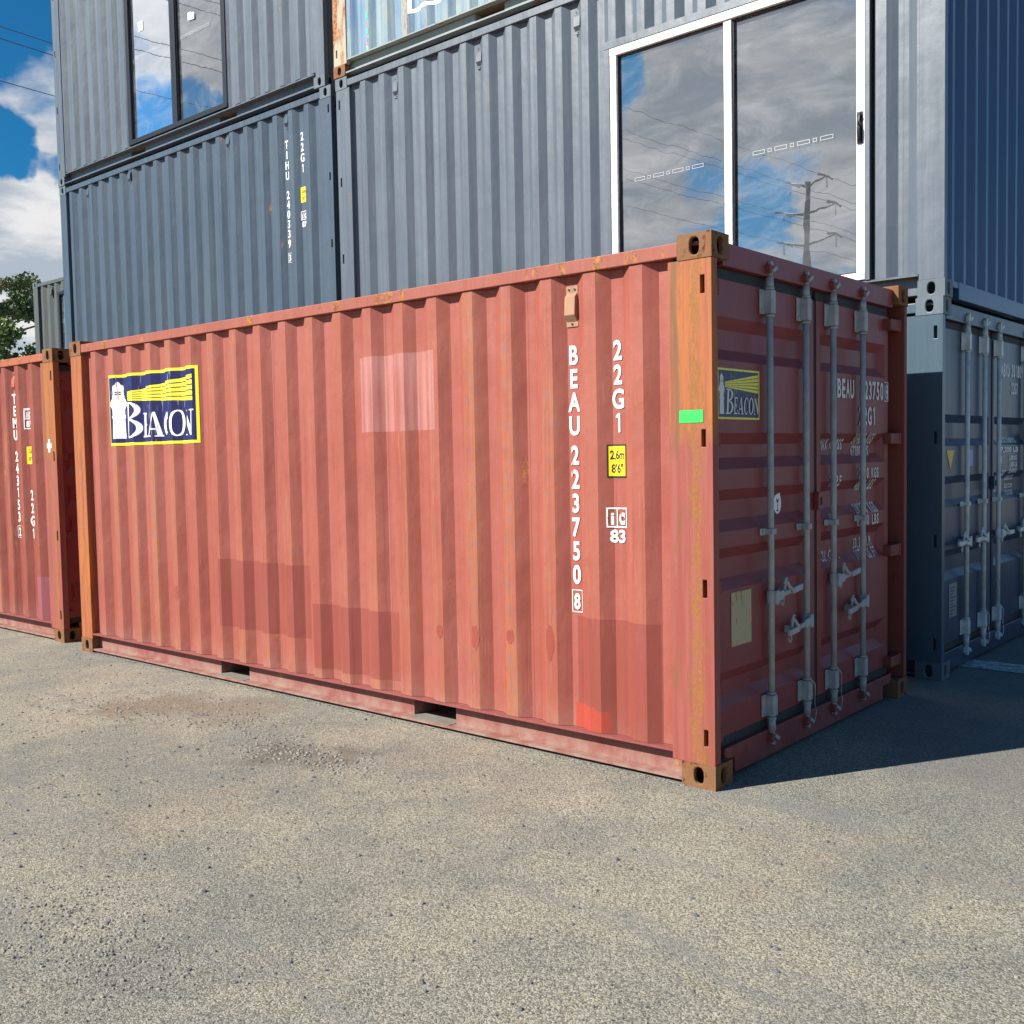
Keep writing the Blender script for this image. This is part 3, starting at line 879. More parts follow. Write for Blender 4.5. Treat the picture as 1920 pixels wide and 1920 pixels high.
def vent(root, x, z, y, m, s=1.0, H=.205):
    """small louvred ventilator on the side wall, z = top"""
    mb = MB(); w = .037 * s
    mb.box(x - w, x + w, y - .006, y + .002, z - H, z)
    mb.build('vent_plate', m, root)
    mb = MB(); t, b = z - .035, z - H + .025; w2 = w * .9
    # sloping hood, open lower end
    A = [(x - w2, y - .0065, t), (x + w2, y - .0065, t), (x + w2, y - .0065, b), (x - w2, y - .0065, b)]
    B = [(x - w2, y - .026, t - .022), (x + w2, y - .026, t - .022), (x + w2, y - .032, b + .032), (x - w2, y - .032, b + .032)]
    mb.quad([A[0], A[1], B[1], B[0]]); mb.quad([B[0], B[1], B[2], B[3]]); mb.quad([A[1], A[2], B[2], B[1]]); mb.quad([A[3], A[0], B[0], B[3]]); mb.quad([B[3], B[2], A[2], A[3]])
    mb.build('vent_hood', m, root, bevel=.002)
    mb = MB()
    for dx, dz in ((-.018, -.018), (.018, -.018), (0, -H + .013)): mb.tube([(x + dx * s, y - .006, z + dz), (x + dx * s, y - .010, z + dz)], .006, 8)
    mb.build('vent_bolts', M['black'], root)


def column(art, s, x, ztop, step, h, w, mi=0):
    """characters one under another; '#c' = boxed character; ztop = centre of first"""
    z = ztop; i = 0
    while i < len(s):
        c = s[i]
        if c == '#':
            c = s[i + 1]; i += 1
            art.text(c, x, z - h * .42, h * .84, w=w * .8, align='c', mi=mi)
            art.ring(x - w * .68, z - h * .62, x + w * .68, z + h * .62, h * .045, mi)
        elif c != ' ':
            art.text(c, x, z - h / 2, h, w=w * text_geo(c, BOLD)[2] / text_geo('2', BOLD)[2], align='c', mi=mi)
        z -= step if c != ' ' else step * .75
        i += 1
    return z


def ic_mark(art, x0, x1, z0, z1, num, zn, mi=0):
    """white framed i|c mark with the number under it"""
    w, h = x1 - x0, z1 - z0; t = w * .07; m = x0 + w * .47
    art.ring(x0, z0, x1, z1, t, mi); art.rect(m - t * .4, z0 + t, m + t * .4, z1 - t, mi)
    art.text('i', (x0 + m) / 2, z0 + h * .16, h * .62, w=w * .13, align='c', mi=mi, bold=.03)
    art.text('c', (x1 + m) / 2 - t * .3, z0 + h * .20, h * .80, w=w * .30, align='c', mi=mi, bold=.04)
    art.text(num, (x0 + x1) / 2, zn, h * .62, w=w * .74, align='c', mi=mi, bold=.03)


def height_label(art, x0, x1, z0, z1, black, yellow):
    art.rect(x0, z0, x1, z1, black, 0); t = (x1 - x0) * .08
    art.rect(x0 + t, z0 + t, x1 - t, z1 - t, yellow, 2)
    w, h = x1 - x0, z1 - z0
    art.text('2,6m', (x0 + x1) / 2, z0 + h * .56, h * .26, w=w * .74, align='c', mi=black, lay=4)
    art.text('8\'6"', (x0 + x1) / 2, z0 + h * .15, h * .26, w=w * .62, align='c', mi=black, lay=4)


# ---- serif letters for the lighthouse logo (unit boxes, v up) -----------------------------
def arc(cx, cy, rx, ry, a0, a1, n=14): return [(cx + rx * math.cos(R(a0 + (a1 - a0) * i / n)), cy + ry * math.sin(R(a0 + (a1 - a0) * i / n))) for i in range(n + 1)]


def serif(c):
    P = []; S = []
    if c == 'B':
        P += [[(.14, 0), (.36, 0), (.36, 1), (.14, 1)], [(0, 0), (.14, 0), (.14, .05), (0, .05)], [(0, .95), (.14, .95), (.14, 1), (0, 1)]]
        S += [(arc(.36, .765, .54, .235, 90, -90), arc(.36, .765, .32, .185, 90, -90)), (arc(.36, .265, .64, .265, 90, -90), arc(.36, .265, .40, .215, 90, -90))]
    elif c == 'E':
        P += [[(.12, 0), (.36, 0), (.36, 1), (.12, 1)], [(0, 0), (.12, 0), (.12, .06), (0, .06)], [(0, .94), (.12, .94), (.12, 1), (0, 1)],
              [(.36, .93), (.9, .93), (.9, 1), (.36, 1)], [(.36, 0), (.95, 0), (.95, .07), (.36, .07)], [(.36, .48), (.72, .48), (.72, .54), (.36, .54)],
              [(.82, .76), (.9, .76), (.9, .93), (.84, .93)], [(.86, .07), (.95, .07), (1, .28), (.93, .28)], [(.68, .54), (.74, .54), (.74, .66), (.68, .66)], [(.68, .36), (.74, .36), (.74, .48), (.68, .48)]]
    elif c == 'A':
        P += [[(.12, .05), (.19, .05), (.47, .86), (.44, 1)], [(.44, 1), (.47, .86), (.68, .05), (.92, .05), (.56, 1)], [(.27, .28), (.61, .28), (.59, .34), (.29, .34)],
              [(0, 0), (.32, 0), (.32, .05), (0, .05)], [(.56, 0), (1.04, 0), (1.04, .05), (.56, .05)]]
    elif c == 'C':
        S += [(arc(.54, .5, .54, .52, 42, 318, 22), arc(.58, .5, .34, .46, 42, 318, 22))]
        P += [[(.88, .66), (.93, .66), (.93, 1), (.86, .86)]]
    elif c == 'O':
        S += [(arc(.5, .5, .5, .52, 0, 360, 30), arc(.5, .5, .28, .46, 0, 360, 30))]
    elif c == 'N':
        P += [[(.14, .05), (.20, .05), (.20, .9), (.14, 1)], [(.14, 1), (.36, 1), (.88, .22), (.88, 0), (.78, 0), (.20, .86)], [(.82, .24), (.88, .24), (.88, .95), (.82, .95)],
              [(0, 0), (.34, 0), (.34, .05), (0, .05)], [(0, .95), (.14, .95), (.14, 1), (0, 1)], [(.68, .95), (1.02, .95), (1.02, 1), (.68, 1)]]
    return P, S


def logo(u0, v0, w, h, door=False):
    a = Art(); X = lambda u: u0 + u * w; Y = lambda v: v0 + v * h
    a.rect(X(0), Y(0), X(1), Y(1), 1, 0)
    tb = .022 if not door else .010
    a.rect(u0 + tb, v0 + tb, u0 + w - tb, v0 + h - tb, 0, 1)
    # beams
    ou, ov = (.175, .70)
    top, bot = ((.93, .53) if door else (.90, .545))
    for k in range(5):
        f0, f1 = k / 5 + .024, (k + 1) / 5 - .024
        vr = lambda f: top + (bot - top) * f
        vl = lambda f: ov + .035 - .11 * f
        a.poly([(X(ou), Y(vl(f0))), (X(ou), Y(vl(f1))), (X(.965), Y(vr(f1))), (X(.965), Y(vr(f0)))], 1, 2)
    # lighthouse, stacked white shapes
    cx = .095
    prof_ = [(.90, .004), (.885, .012), (.86, .018), (.845, .034), (.80, .040), (.785, .036), (.72, .036), (.70, .044), (.665, .044), (.65, .056), (.60, .072), (.565, .074), (.54, .056), (.50, .046), (.43, .046), (.42, .054), (.395, .054), (.38, .044), (.10, .052)]
    for (va, ha), (vb, hb) in zip(prof_, prof_[1:]):
        a.poly([(X(cx - ha), Y(va)), (X(cx + ha), Y(va)), (X(cx + hb), Y(vb)), (X(cx - hb), Y(vb))], 2, 3)
    for (u, v) in ((-.018, .745), (.006, .745), (-.018, .715), (.006, .715)): a.rect(X(cx + u), Y(v), X(cx + u + .012), Y(v + .016), 0, 5)
    # lettering: big B, then small capitals
    def put(c, ul, vb, ww, hh, lay):
        P_, S_ = serif(c)
        sl = .05 if door else .02
        T = lambda q: (X(ul + q[0] * ww + q[1] * hh * sl), Y(vb + q[1] * hh))
        for k, p in enumerate(P_): a.poly([T(q) for q in p], 2, lay + (k % 2))
        for k, (o_, i_) in enumerate(S_): a.strip([T(q) for q in o_], [T(q) for q in i_], 2, lay + 2 + k)
    put('B', .180, .10, .170, .50, 6)
    x = .360
    for c, ww in (('E', .10), ('A', .145), ('C', .115), ('O', .135), ('N', .135)):
        put(c, x, .105, ww - .012, .335, 12); x += ww - .004
    return a


LAST_DOORS = None

# ------------------------------------------------------------------ setting
def ground():
    mb = MB(); mb.quad([(-400, -400, 0), (400, -400, 0), (400, 400, 0), (-400, 400, 0)])
    tag(mb.build('ground', M['ground']), kind='structure')
    mb = MB(); mb.quad([(-.9, 3.52, .004), (3.4, 3.42, .004), (3.4, 3.72, .004), (-.9, 3.82, .004)])
    tag(mb.build('painted_line', M['line']), kind='structure')


ground()

# loose stones: nobody could count them
def stones():
    mb = MB()
    def stone(x, y, r, mi=0):
        mi = 1 if mi or rnd.random() < .35 else 0
        a0 = rnd.random() * 6.28; n = len(mb.v)
        sx, sy, sz = r * rnd.uniform(.8, 1.4), r * rnd.uniform(.7, 1.1), r * rnd.uniform(.45, .8)
        pts = []
        for k in range(5):
            a = a0 + k * 1.2566 + rnd.uniform(-.25, .25); pts.append((x + sx * math.cos(a), y + sy * math.sin(a), -.002))
        for k in range(5):
            a = a0 + .5 + k * 1.2566 + rnd.uniform(-.25, .25); q = rnd.uniform(.55, .85); pts.append((x + sx * q * math.cos(a), y + sy * q * math.sin(a), sz * rnd.uniform(.6, 1)))
        pts.append((x, y, sz * 1.15))
        mb.v += pts
        for k in range(5):
            k2 = (k + 1) % 5
            for f in ((n + k, n + k2, n + 5 + k), (n + k2, n + 5 + k2, n + 5 + k), (n + 5 + k, n + 5 + k2, n + 10)):
                mb.f.append(f); mb.mi.append(mi); mb.smooth.append(False)
    for _ in range(6500):
        x = rnd.uniform(-7.5, 3.0); y = rnd.uniform(-3.3, -.04)
        if y > -0.03: continue
        stone(x, y, rnd.choice((.003, .004, .004, .005, .006)) * rnd.uniform(.8, 1.3))
    for _ in range(520):
        stone(rnd.uniform(-7, 2.6), rnd.uniform(-3.2, -.1), rnd.uniform(.006, .012), 1)
    for (cx, cy, n, sp, r0) in ((-2.02, -.82, 300, .24, .008), (-2.9, -.62, 260, .3, .007), (-3.9, -.95, 260, .4, .007), (-.9, -2.6, 500, .32, .006), (-3.6, -.5, 160, .35, .006), (.9, -2.0, 200, .3, .005)):
        for _ in range(n): stone(cx + rnd.gauss(0, sp), min(-.05, cy + rnd.gauss(0, sp * .45)), r0 * rnd.uniform(.6, 1.4))
    for _ in range(1500):
        y = -abs(rnd.gauss(0, .018)) + .004
        stone(rnd.uniform(-5.9, -.15), y, rnd.uniform(.003, .007))
    for (x, y, r) in ((-.92, -2.14, .017), (-.21, -1.71, .016), (.60, -1.19, .014), (-1.1, -2.0, .011), (-.75, -2.05, .010), (.2, -1.0, .011), (-1.3, -.8, .012), (-2.6, -1.1, .014)): stone(x, y, r)
    tag(mb.build('gravel', [M['stone'], M['stone_dark']]), kind='stuff')


stones()

# ------------------------------------------------------------------ red container in front
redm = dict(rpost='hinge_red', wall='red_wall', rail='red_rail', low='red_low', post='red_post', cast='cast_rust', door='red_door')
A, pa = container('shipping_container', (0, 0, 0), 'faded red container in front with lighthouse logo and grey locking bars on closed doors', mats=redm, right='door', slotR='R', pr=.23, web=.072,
                  patches=((-2.478, -1.802, 1.742, 2.196, 'red_pale'), (-4.02, -3.03, .40, .885, 'red_patch'), (-2.985, -2.169, .226, .648, 'red_patch'), (-.832, -.32, .166, .749, 'red_patch'), (-.852, -.700, .166, .292, 'red_bright'), (-.700, -.616, .172, .276, 'red_bright')),
                  door=dict(red=True))
DL, DR = LAST_DOORS
a = Art(); x = -.829
column(a, 'BEAU', x, 2.094, .120, .095, .050); a.cut()
column(a, '223750', x, 1.582, .1232, .095, .050); a.cut()
column(a, '#8', x, .826, .12, .095, .050); a.cut()
column(a, '22G1', -.556, 2.098, .120, .095, .050)
a.cut(); ic_mark(a, -.624, -.508, 1.215, 1.316, '83', 1.142)
UB = pa.breaks(-6, 0)
a.lay('lettering', M['white'], A, pa.map3, UB)
a = Art(); height_label(a, -.619, -.510, 1.465, 1.631, 0, 1)
a.lay('height_label', [M['black'], M['yellow']], A, pa.map3, UB)
logo(-5.474, 1.718, 1.246, .561).lay('logo_sticker', [M['logo_blue'], M['logo_yellow'], M['white']], A, pa.map3, UB, label='lighthouse logo wrapped over the side ribs')
M['touch'] = paint('touched_up_dents', (.27, .058, .040), (.29, .068, .048), .4, .4, bumpy=.6)
for k, (x_, z_, h_) in enumerate(((-.985, .60, .095), (-1.262, .60, .045), (-1.522, .57, .075), (-1.80, .58, .04), (-4.58, .60, .06))):
    a = Art(); q = random.Random(k)
    a.poly([(x_ + .030 * math.cos(t * .3142) * q.uniform(.7, 1.05), z_ + h_ * math.sin(t * .3142) * q.uniform(.72, 1.15)) for t in range(20)], 0, 0)
    a.lay('paint_touch_up', M['touch'], A, pa.map3, UB, base=.0012)
vent(A, -.832, 2.441, pa.y(-.832), M['tan'])
mb = MB(); mb.box(-.174, -.047, -.0025, .001, 1.722, 1.781); mb.build('green_tape', M['green'], A)
# door artwork
logo(.148, 1.740, .420, .243, True).lay('logo_sticker', [M['logo_blue'], M['logo_yellow'], M['white_door']], A, DL.map3, DL.yb_(), DL.zb(), label='lighthouse logo on the left door')
a = Art()
a.mono('BEAU', 1.503, 1.745, 1.884, .106); a.cut(); a.mono('223750', 1.835, 2.196, 1.884, .106)
a.cut(); a.text('8', 2.247, 1.890, .092, w=.042, align='c'); a.ring(2.212, 1.874, 2.274, 1.998 - .002, .006); a.cut()
a.mono('22G1', 1.806, 2.078, 1.730, .106); a.cut()
def wrow(a, t, y0, y1, z, h=.060): a.cut(); a.mono(t, y0, y1, z - h / 2, h)
wrow(a, 'MAX.GROSS', 1.345, 1.655, 1.615); wrow(a, '30480 KGS', 1.775, 2.085, 1.648); wrow(a, '67200 LBS', 1.775, 2.045, 1.575)
a.cut(); wrow(a, 'TARE', 1.400, 1.570, 1.405); wrow(a, '2210 KGS', 1.810, 2.118, 1.440); wrow(a, '4870 LBS', 1.810, 2.098, 1.368)
a.cut(); wrow(a, 'NET', 1.400, 1.500, 1.190); wrow(a, '28270 KGS', 1.780, 2.115, 1.228); wrow(a, '62330 LBS', 1.780, 2.120, 1.155)
a.cut(); wrow(a, 'CU.CAP.', 1.350, 1.610, .980); wrow(a, '33.2 CU.M.', 1.810, 2.110, 1.020); wrow(a, '1173 CU.FT.', 1.810, 2.165, .950)
a.lay('lettering', M['white_door'], A, DR.map3, DR.yb_(), DR.zb())
a = Art(); a.rect(.266, .633, .470, .898, 0); a.lay('faded_label', M['beige'], A, DL.map3, DL.yb_(), DL.zb())
a = Art()
a.poly([(.835 + .043 * math.cos(k * math.pi / 8), 1.307 + .056 * math.sin(k * math.pi / 8)) for k in range(16)], 0, 0)
a.poly([(.82, 1.335), (.835, 1.325), (.85, 1.335), (.845, 1.312), (.825, 1.312)], 1, 3); a.rect(.832, 1.272, .838, 1.31, 1, 3); a.rect(.822, 1.266, .848, 1.272, 1, 3)
a.lay('round_sticker', [M['white_clean'], M['logo_blue']], A, DL.map3, DL.yb_(), DL.zb())

# ------------------------------------------------------------------ red container on the left
red2 = dict(rpost='hinge_red', wall='red2_wall', rail='red2_rail', low='red_low', post='red_post', cast='cast_rust', door='red_door')
BX, BY = -6.545, .08
B, pb_ = container('shipping_container', (BX, BY, 0), 'rusty red container at the left edge with a white cross on its corner post', mats=red2, right='door', slotR='R', pr=.23, phase=-.497,
                   patches=((-.58, -.30, .165, .56, 'purple_patch'),), door=dict(red=True))
a = Art(); xx = -7.435 - BX
column(a, 'TEMU', xx, 2.195, .112, .092, .050); a.cut(); column(a, '243153', xx, 1.660, .113, .092, .050); a.cut(); column(a, '#2', xx, .955, .11, .092, .050); a.cut()
column(a, '22G1', -7.157 - BX, 1.30, .118, .092, .050)
a.cut(); ic_mark(a, -7.205 - BX, -7.108 - BX, 1.995, 2.085, '87', 1.925); a.ring(-7.212 - BX, 1.905, -7.100 - BX, 2.095, .008)
a.lay('lettering', M['white'], B, pb_.map3, pb_.breaks(-2, 0))
a = Art(); height_label(a, -7.200 - BX, -7.110 - BX, 1.585, 1.745, 1, 1); a.text('2,6', -7.155 - BX, 1.685, .04, w=.05, align='c', mi=0, lay=5); a.text('8\'6"', -7.155 - BX, 1.61, .04, w=.05, align='c', mi=0, lay=5)
a.lay('height_label', [M['black'], M['yellow']], B, pb_.map3, pb_.breaks(-2, 0))
mb = MB(); cx = -6.668 - BX; mb.box(cx - .016, cx + .016, -.003, .001, 1.685, 1.80); mb.box(cx - .042, cx - .0161, -.0025, .001, 1.722, 1.765); mb.box(cx + .0161, cx + .042, -.0025, .001, 1.722, 1.765)
mb.build('white_cross', M['white_clean'], B)
vent(B, -7.38 - BX, 2.435, pb_.y(-7.38 - BX), M['red2_rail'], H=.19)

# ------------------------------------------------------------------ dark row behind
SY = 3.03
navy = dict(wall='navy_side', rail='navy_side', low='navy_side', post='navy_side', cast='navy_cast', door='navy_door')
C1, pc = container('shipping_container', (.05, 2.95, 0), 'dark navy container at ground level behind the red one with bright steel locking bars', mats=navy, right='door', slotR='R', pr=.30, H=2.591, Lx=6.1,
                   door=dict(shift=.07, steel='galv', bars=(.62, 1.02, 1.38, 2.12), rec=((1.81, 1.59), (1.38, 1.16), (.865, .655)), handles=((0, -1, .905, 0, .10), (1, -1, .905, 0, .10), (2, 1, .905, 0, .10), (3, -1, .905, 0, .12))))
DL, DR = LAST_DOORS
O = .06
a = Art()
a.mono('ABXU', 1.525, 1.75, 2.130, .100); a.cut(); a.mono('201809', 1.790, 2.13, 2.135, .100); a.cut(); a.mono('22G1', 1.790, 1.99, 2.0, .09); a.cut()
for t, z_ in (('MAX.GROSS 30,480 KG', 1.63), ('               67,200 LB', 1.555)): a.text(t.strip(), 1.45, z_ - .02, .04, w=.55)
for t, t2, z_ in (('TARE', '2,080 KG', 1.49), ('', '4,585 LB', 1.435), ('PAYLOAD', '28,400 KG', 1.385), ('', '62,615 LB', 1.33), ('CU.CAP.', '33.2 CU.M', 1.265), ('', '1,173 CU.FT', 1.21)):
    a.cut()
    if t: a.text(t, 1.44, z_ - .04, .05, w=.22 if len(t) > 5 else .12)
    a.cut(); a.text(t2, 1.75, z_ - .02, .036, w=.22)
a.lay('lettering', M['white_b'], C1, DR.map3, DR.yb_(), DR.zb())
a = Art(); a.poly([(.345, 1.425), (.425, 1.560), (.265, 1.560)], 0); a.lay('triangle_label', M['orange_tri'], C1, DL.map3, DL.yb_(), DL.zb())
a = Art(); a.rect(.76, 1.44, .84, 1.56, 0); a.lay('small_label', M['blue_label'], C1, DL.map3, DL.yb_(), DL.zb())
a = Art(); a.rect(.33, .38, .49, .62, 0)
for k in range(9): a.rect(.35, .40 + k * .023, .41 + .06 * ((k * 7) % 3) / 2, .41 + k * .023, 1, 2)
a.lay('data_plate', [M['grey_label'], M['navy_door']], C1, DL.map3, DL.yb_(), DL.zb())

grey = dict(wall='grey_wall', rail='grey_wall', low='grey_wall', post='grey_wall', cast='plain_cast', door='grey_wall')


def glazing(root, x0, x1, z0, z1, mullions, mat, y=.02, fw=.06, handle=None, dashes=(), stickers=(), trim=None):
    """sliding glass door: outer frame, stiles, panes, markings"""
    mb = MB()
    mb.box(x0, x1, y - .035, y + .05, z1 - fw, z1); mb.box(x0, x1, y - .035, y + .05, z0, z0 + fw * .8)
    mb.box(x0, x0 + fw, y - .032, y + .05, z0 + fw * .8, z1 - fw); mb.box(x1 - fw, x1, y - .032, y + .05, z0 + fw * .8, z1 - fw)
    fr = mb.build('sliding_door_frame', mat, root, bevel=.004)
    for (a_, b_) in mullions:
        mb = MB(); mb.box(a_, b_, y - .022, y + .04, z0 + fw * .8 + .001, z1 - fw - .001); mb.build('stile', mat, fr, bevel=.003)
    ed = [x0 + fw] + [q for m_ in mullions for q in m_] + [x1 - fw]
    for i in range(0, len(ed), 2):
        mb = MB(); mb.quad([(ed[i], y + .012 + .010 * (i // 2), z0 + fw * .8), (ed[i + 1], y + .012 + .010 * (i // 2), z0 + fw * .8), (ed[i + 1], y + .012 + .010 * (i // 2), z1 - fw), (ed[i], y + .012 + .010 * (i // 2), z1 - fw)])
        mb.build('glass_pane', M['glass'], fr)
        mb = MB()  # thin black glazing seal
        q0, q1, w0, w1 = ed[i], ed[i + 1], z0 + fw * .8, z1 - fw; yy = y + .006
        for (p, r, s_, t_) in ((q0, q0 + .012, w0, w1), (q1 - .012, q1, w0, w1), (q0 + .012, q1 - .012, w0, w0 + .012), (q0 + .012, q1 - .012, w1 - .012, w1)): mb.box(p, r, yy - .012, yy + .003, s_, t_)
        mb.build('glazing_seal', M['black_frame'], fr)
    a = Art(); t = .006
    for (xa_, xb_, z) in dashes:
        n = 4; unit = (xb_ - xa_) / (n + (n - 1) * .82)
        x = xa_
        for k in range(n):
            a.ring(x, z - .014, x + unit, z + .014, .003, 0, 0); x += unit
            if k < n - 1: a.ring(x + unit * .25, z - .013, x + unit * .56, z + .013, .003, 0, 0); x += unit * .82
    if dashes: a.lay('safety_marking', M['frost'], fr, lambda u, v, o: Vector((u, y + .009 - o, v)))
    for (cx_, cz_, w, h) in stickers:
        mb = MB(); mb.box(cx_ - w / 2, cx_ + w / 2, y + .004, y + .008, cz_ - h / 2, cz_ + h / 2); mb.build('paper_sticker', M['white_clean'], fr)
    if handle:
        hx, hz = handle; mb = MB()
        mb.tube([(hx, y - .036, hz - .10), (hx, y - .056, hz - .08), (hx, y - .060, hz), (hx, y - .056, hz + .08), (hx, y - .036, hz + .10)], .013, 8)
        mb.box(hx - .02, hx + .02, y - .040, y - .034, hz - .11, hz + .11); mb.build('door_handle', M['black_frame'], fr)
    return fr


def lining(root, Lx, H):
    mb = MB()
    mb.box(-Lx + .1, -.1, WID - .10, WID - .085, .17, H - .1); mb.box(-Lx + .085, -.085, .10, WID - .11, H - .12, H - .1)
    mb.box(-Lx + .085, -Lx + .1, .08, WID - .11, .17, H - .12); mb.box(-.1, -.085, .08, WID - .11, .17, H - .12)
    mb.build('room_lining', M['room'], root)


# level two: grey container with white framed sliding door
Z2 = 2.602; H2 = 2.925; L2 = 6.194
wx0, wx1, wz1 = -2.735 - .034, -.445 - .034, 2.39
C2, p2 = container('shipping_container', (.034, SY, Z2), 'slate grey container on the second level with a white framed sliding glass door', Lx=L2, H=H2, mats=grey, right='wall', left='plain_door', pr=.172, pl=.21, slotL='L', phase=-5.505 - .034, pitch=.2815,
                   end_mat='grey_end', walls=[(-L2 + .21, wx0, .165, H2 - .10), (wx0, wx1, wz1, H2 - .10), (wx1, -.172, .165, H2 - .10)], pockets=())
glazing(C2, -2.675 - .034, -.510 - .034, .172, 2.325, [(-1.621 - .034, -1.555 - .034)], M['white_frame'], y=.030, fw=.064, handle=(-.545 - .034, 3.83 - Z2),
        dashes=((-2.463 - .034, -1.82 - .034, 3.829 - Z2), (-1.393 - .034, -.758 - .034, 3.829 - Z2)))
mb = MB(); mb.box(wx0, wx1, -.008, .06, 2.327, wz1 - .001); mb.box(wx0, -2.677 - .034, -.006, .06, .166, 2.3265); mb.box(-.508 - .034, -.475 - .034, -.006, .06, .166, 2.3265)
mb.build('door_surround', M['grey_wall'], C2, bevel=.003)
lining(C2, L2, H2)
for x_ in (-5.289, -4.157, -3.018): vent(C2, x_ - .034, 5.355 - Z2, p2.y(x_ - .034), M['grey_wall'], H=.20)
mb = MB(); mb.box(-2.95, -1.98, 2.25, 2.28, .90, 1.90)
bo = mb.build('display_board', M['lilac']); bo.location = (0, SY, Z2)
tag(bo, 'plain lilac board on the back wall seen through the white framed sliding door', 'board')

# level three right: weathered blue container
blue = dict(wall='blue_wall', rail='blue_rail', low='blue_rail', post='blue_post', cast='cast_rust', door='blue_rail')
Z3 = Z2 + H2 + .012
C3, p3 = container('shipping_container', (-.09, SY, Z3), 'weathered pale blue container with rusty post on top of the slate grey one', Lx=6.09, H=2.591, mats=blue, right='wall', left='plain_door', pl=.20, slotL='L', phase=-5.62,
                   pockets=((-4.159, -3.79), (-2.2, -1.85)))
a = Art(); zo = -Z3; xo = .09
pts_o = [(-5.06, 6.9), (-5.06, 5.905), (-4.0, 5.88)]
a.rect(-5.075 + xo, 5.90 + zo, -5.035 + xo, 7.2 + zo, 0, 0); a.rect(-5.035 + xo, 5.90 + zo, -3.6 + xo, 5.94 + zo, 0, 0)
a.lay('white_marking', M['white_clean'], C3, p3.map3, p3.breaks(-6, 0))
a = Art(); zc = 0
for k, (z_, s_) in enumerate(((5.985, .03), (5.83, .028), (5.745, .018), (5.705, .02), (5.665, .02))):
    a.rect(-5.66 + xo - s_ / 2, z_ + zo + .06 - s_, -5.66 + xo + s_ / 2, z_ + zo + .06 + s_, (0, 0, 3, 1, 2)[k], 0)
a.lay('small_stickers', [M['dot1'], M['dot2'], M['dot3'], M['dot4']], C3, p3.map3, p3.breaks(-6, 0))


# the right hand stack stands 8 cm nearer than the left one; its frames are a touch under nominal size
K = .98896
for o_ in (C2, C3, bo):
    o_.scale = (K, K, K)
    o_.location = (2.4189 + (o_.location.x - 2.4189) * K, 2.95, 1.5927 + (o_.location.z - 1.5927) * K)

# left stack
ZT = 2.915
navy2 = dict(wall='navy_wall', rail='navy_wall', low='navy_wall', post='navy_wall', cast='plain_cast', door='navy_side')
LT = 6.01; TX = -6.245
C4, p4 = container('shipping_container', (TX, SY, .0), 'slate container at ground level hidden behind the red one under the left stack', Lx=LT, H=2.90, mats=navy2, right='plain_door', pr=.20, slotR='R')
C5, p5 = container('shipping_container', (TX, SY, ZT), 'slate blue container with white vertical numbers in the middle of the left stack', Lx=LT, H=2.591, mats=navy2, right='plain_door', pr=.20, slotR='R', phase=-6.708 - TX, pitch=.2785)
a = Art(); X_ = -7.078 - TX; zo = -ZT
column(a, 'TIHU', X_, 5.065 + zo, .113, .086, .046); a.cut(); column(a, '240339', X_, 4.515 + zo, .1065, .086, .046); a.cut(); column(a, '#3', X_, 3.825 + zo, .1, .086, .046); a.cut()
column(a, '22G1', -6.805 - TX, 5.10 + zo, .115, .088, .046)
a.cut(); ic_mark(a, -6.855 - TX, -6.755 - TX, 4.20 + zo, 4.295 + zo, '87', 4.125 + zo)
a.lay('lettering', M['white_b'], C5, p5.map3, p5.breaks(-2, 0))
a = Art(); height_label(a, -6.852 - TX, -6.762 - TX, 4.39 + zo, 4.555 + zo, 1, 1); a.text('2,6m', -6.807 - TX, 4.49 + zo, .04, w=.06, align='c', mi=0, lay=5); a.text('8\'6"', -6.807 - TX, 4.41 + zo, .04, w=.05, align='c', mi=0, lay=5)
a.lay('height_label', [M['black'], M['yellow']], C5, p5.map3, p5.breaks(-2, 0))
for x_ in (-11.49, -10.335, -8.132, -7.027): vent(C5, x_ - TX, 5.41 - ZT, p5.y(x_ - TX), M['navy_wall'], H=.19)

Z6 = ZT + 2.591 + .012; X6 = -6.335; L6 = 5.94
g0, g1 = -10.345 - X6, -8.13 - X6
C6, p6 = container('shipping_container', (X6, SY - .0, Z6), 'slate grey container on top of the left stack with black framed glass panels', Lx=L6, H=2.896, mats=grey, right='wall', left='plain_door', pl=.20, slotL='L', pr=.15, phase=-.50,
                   walls=[(-L6 + .20, g0, .175, 2.796), (g0, g1, 2.52, 2.796), (g1, -.15, .175, 2.796)], pockets=((-10.409 - X6, -10.06 - X6), (-8.384 - X6, -8.032 - X6)))
glazing(C6, g0, g1, .19, 2.52, [(-9.31 - X6, -9.20 - X6)], M['black_frame'], y=.045, fw=.075, dashes=((-10.18 - X6, -9.55 - X6, 6.80 - Z6), (-9.11 - X6, -8.50 - X6, 6.77 - Z6)),
        stickers=((-10.02 - X6, 7.16 - Z6, .11, .12), (-8.90 - X6, 6.97 - Z6, .07, .09), (-8.83 - X6, 6.955 - Z6, .06, .08)))
lining(C6, L6, 2.896)
vent(C6, -11.45 - X6, 2.60, p6.y(-11.45 - X6), M['grey_wall'])

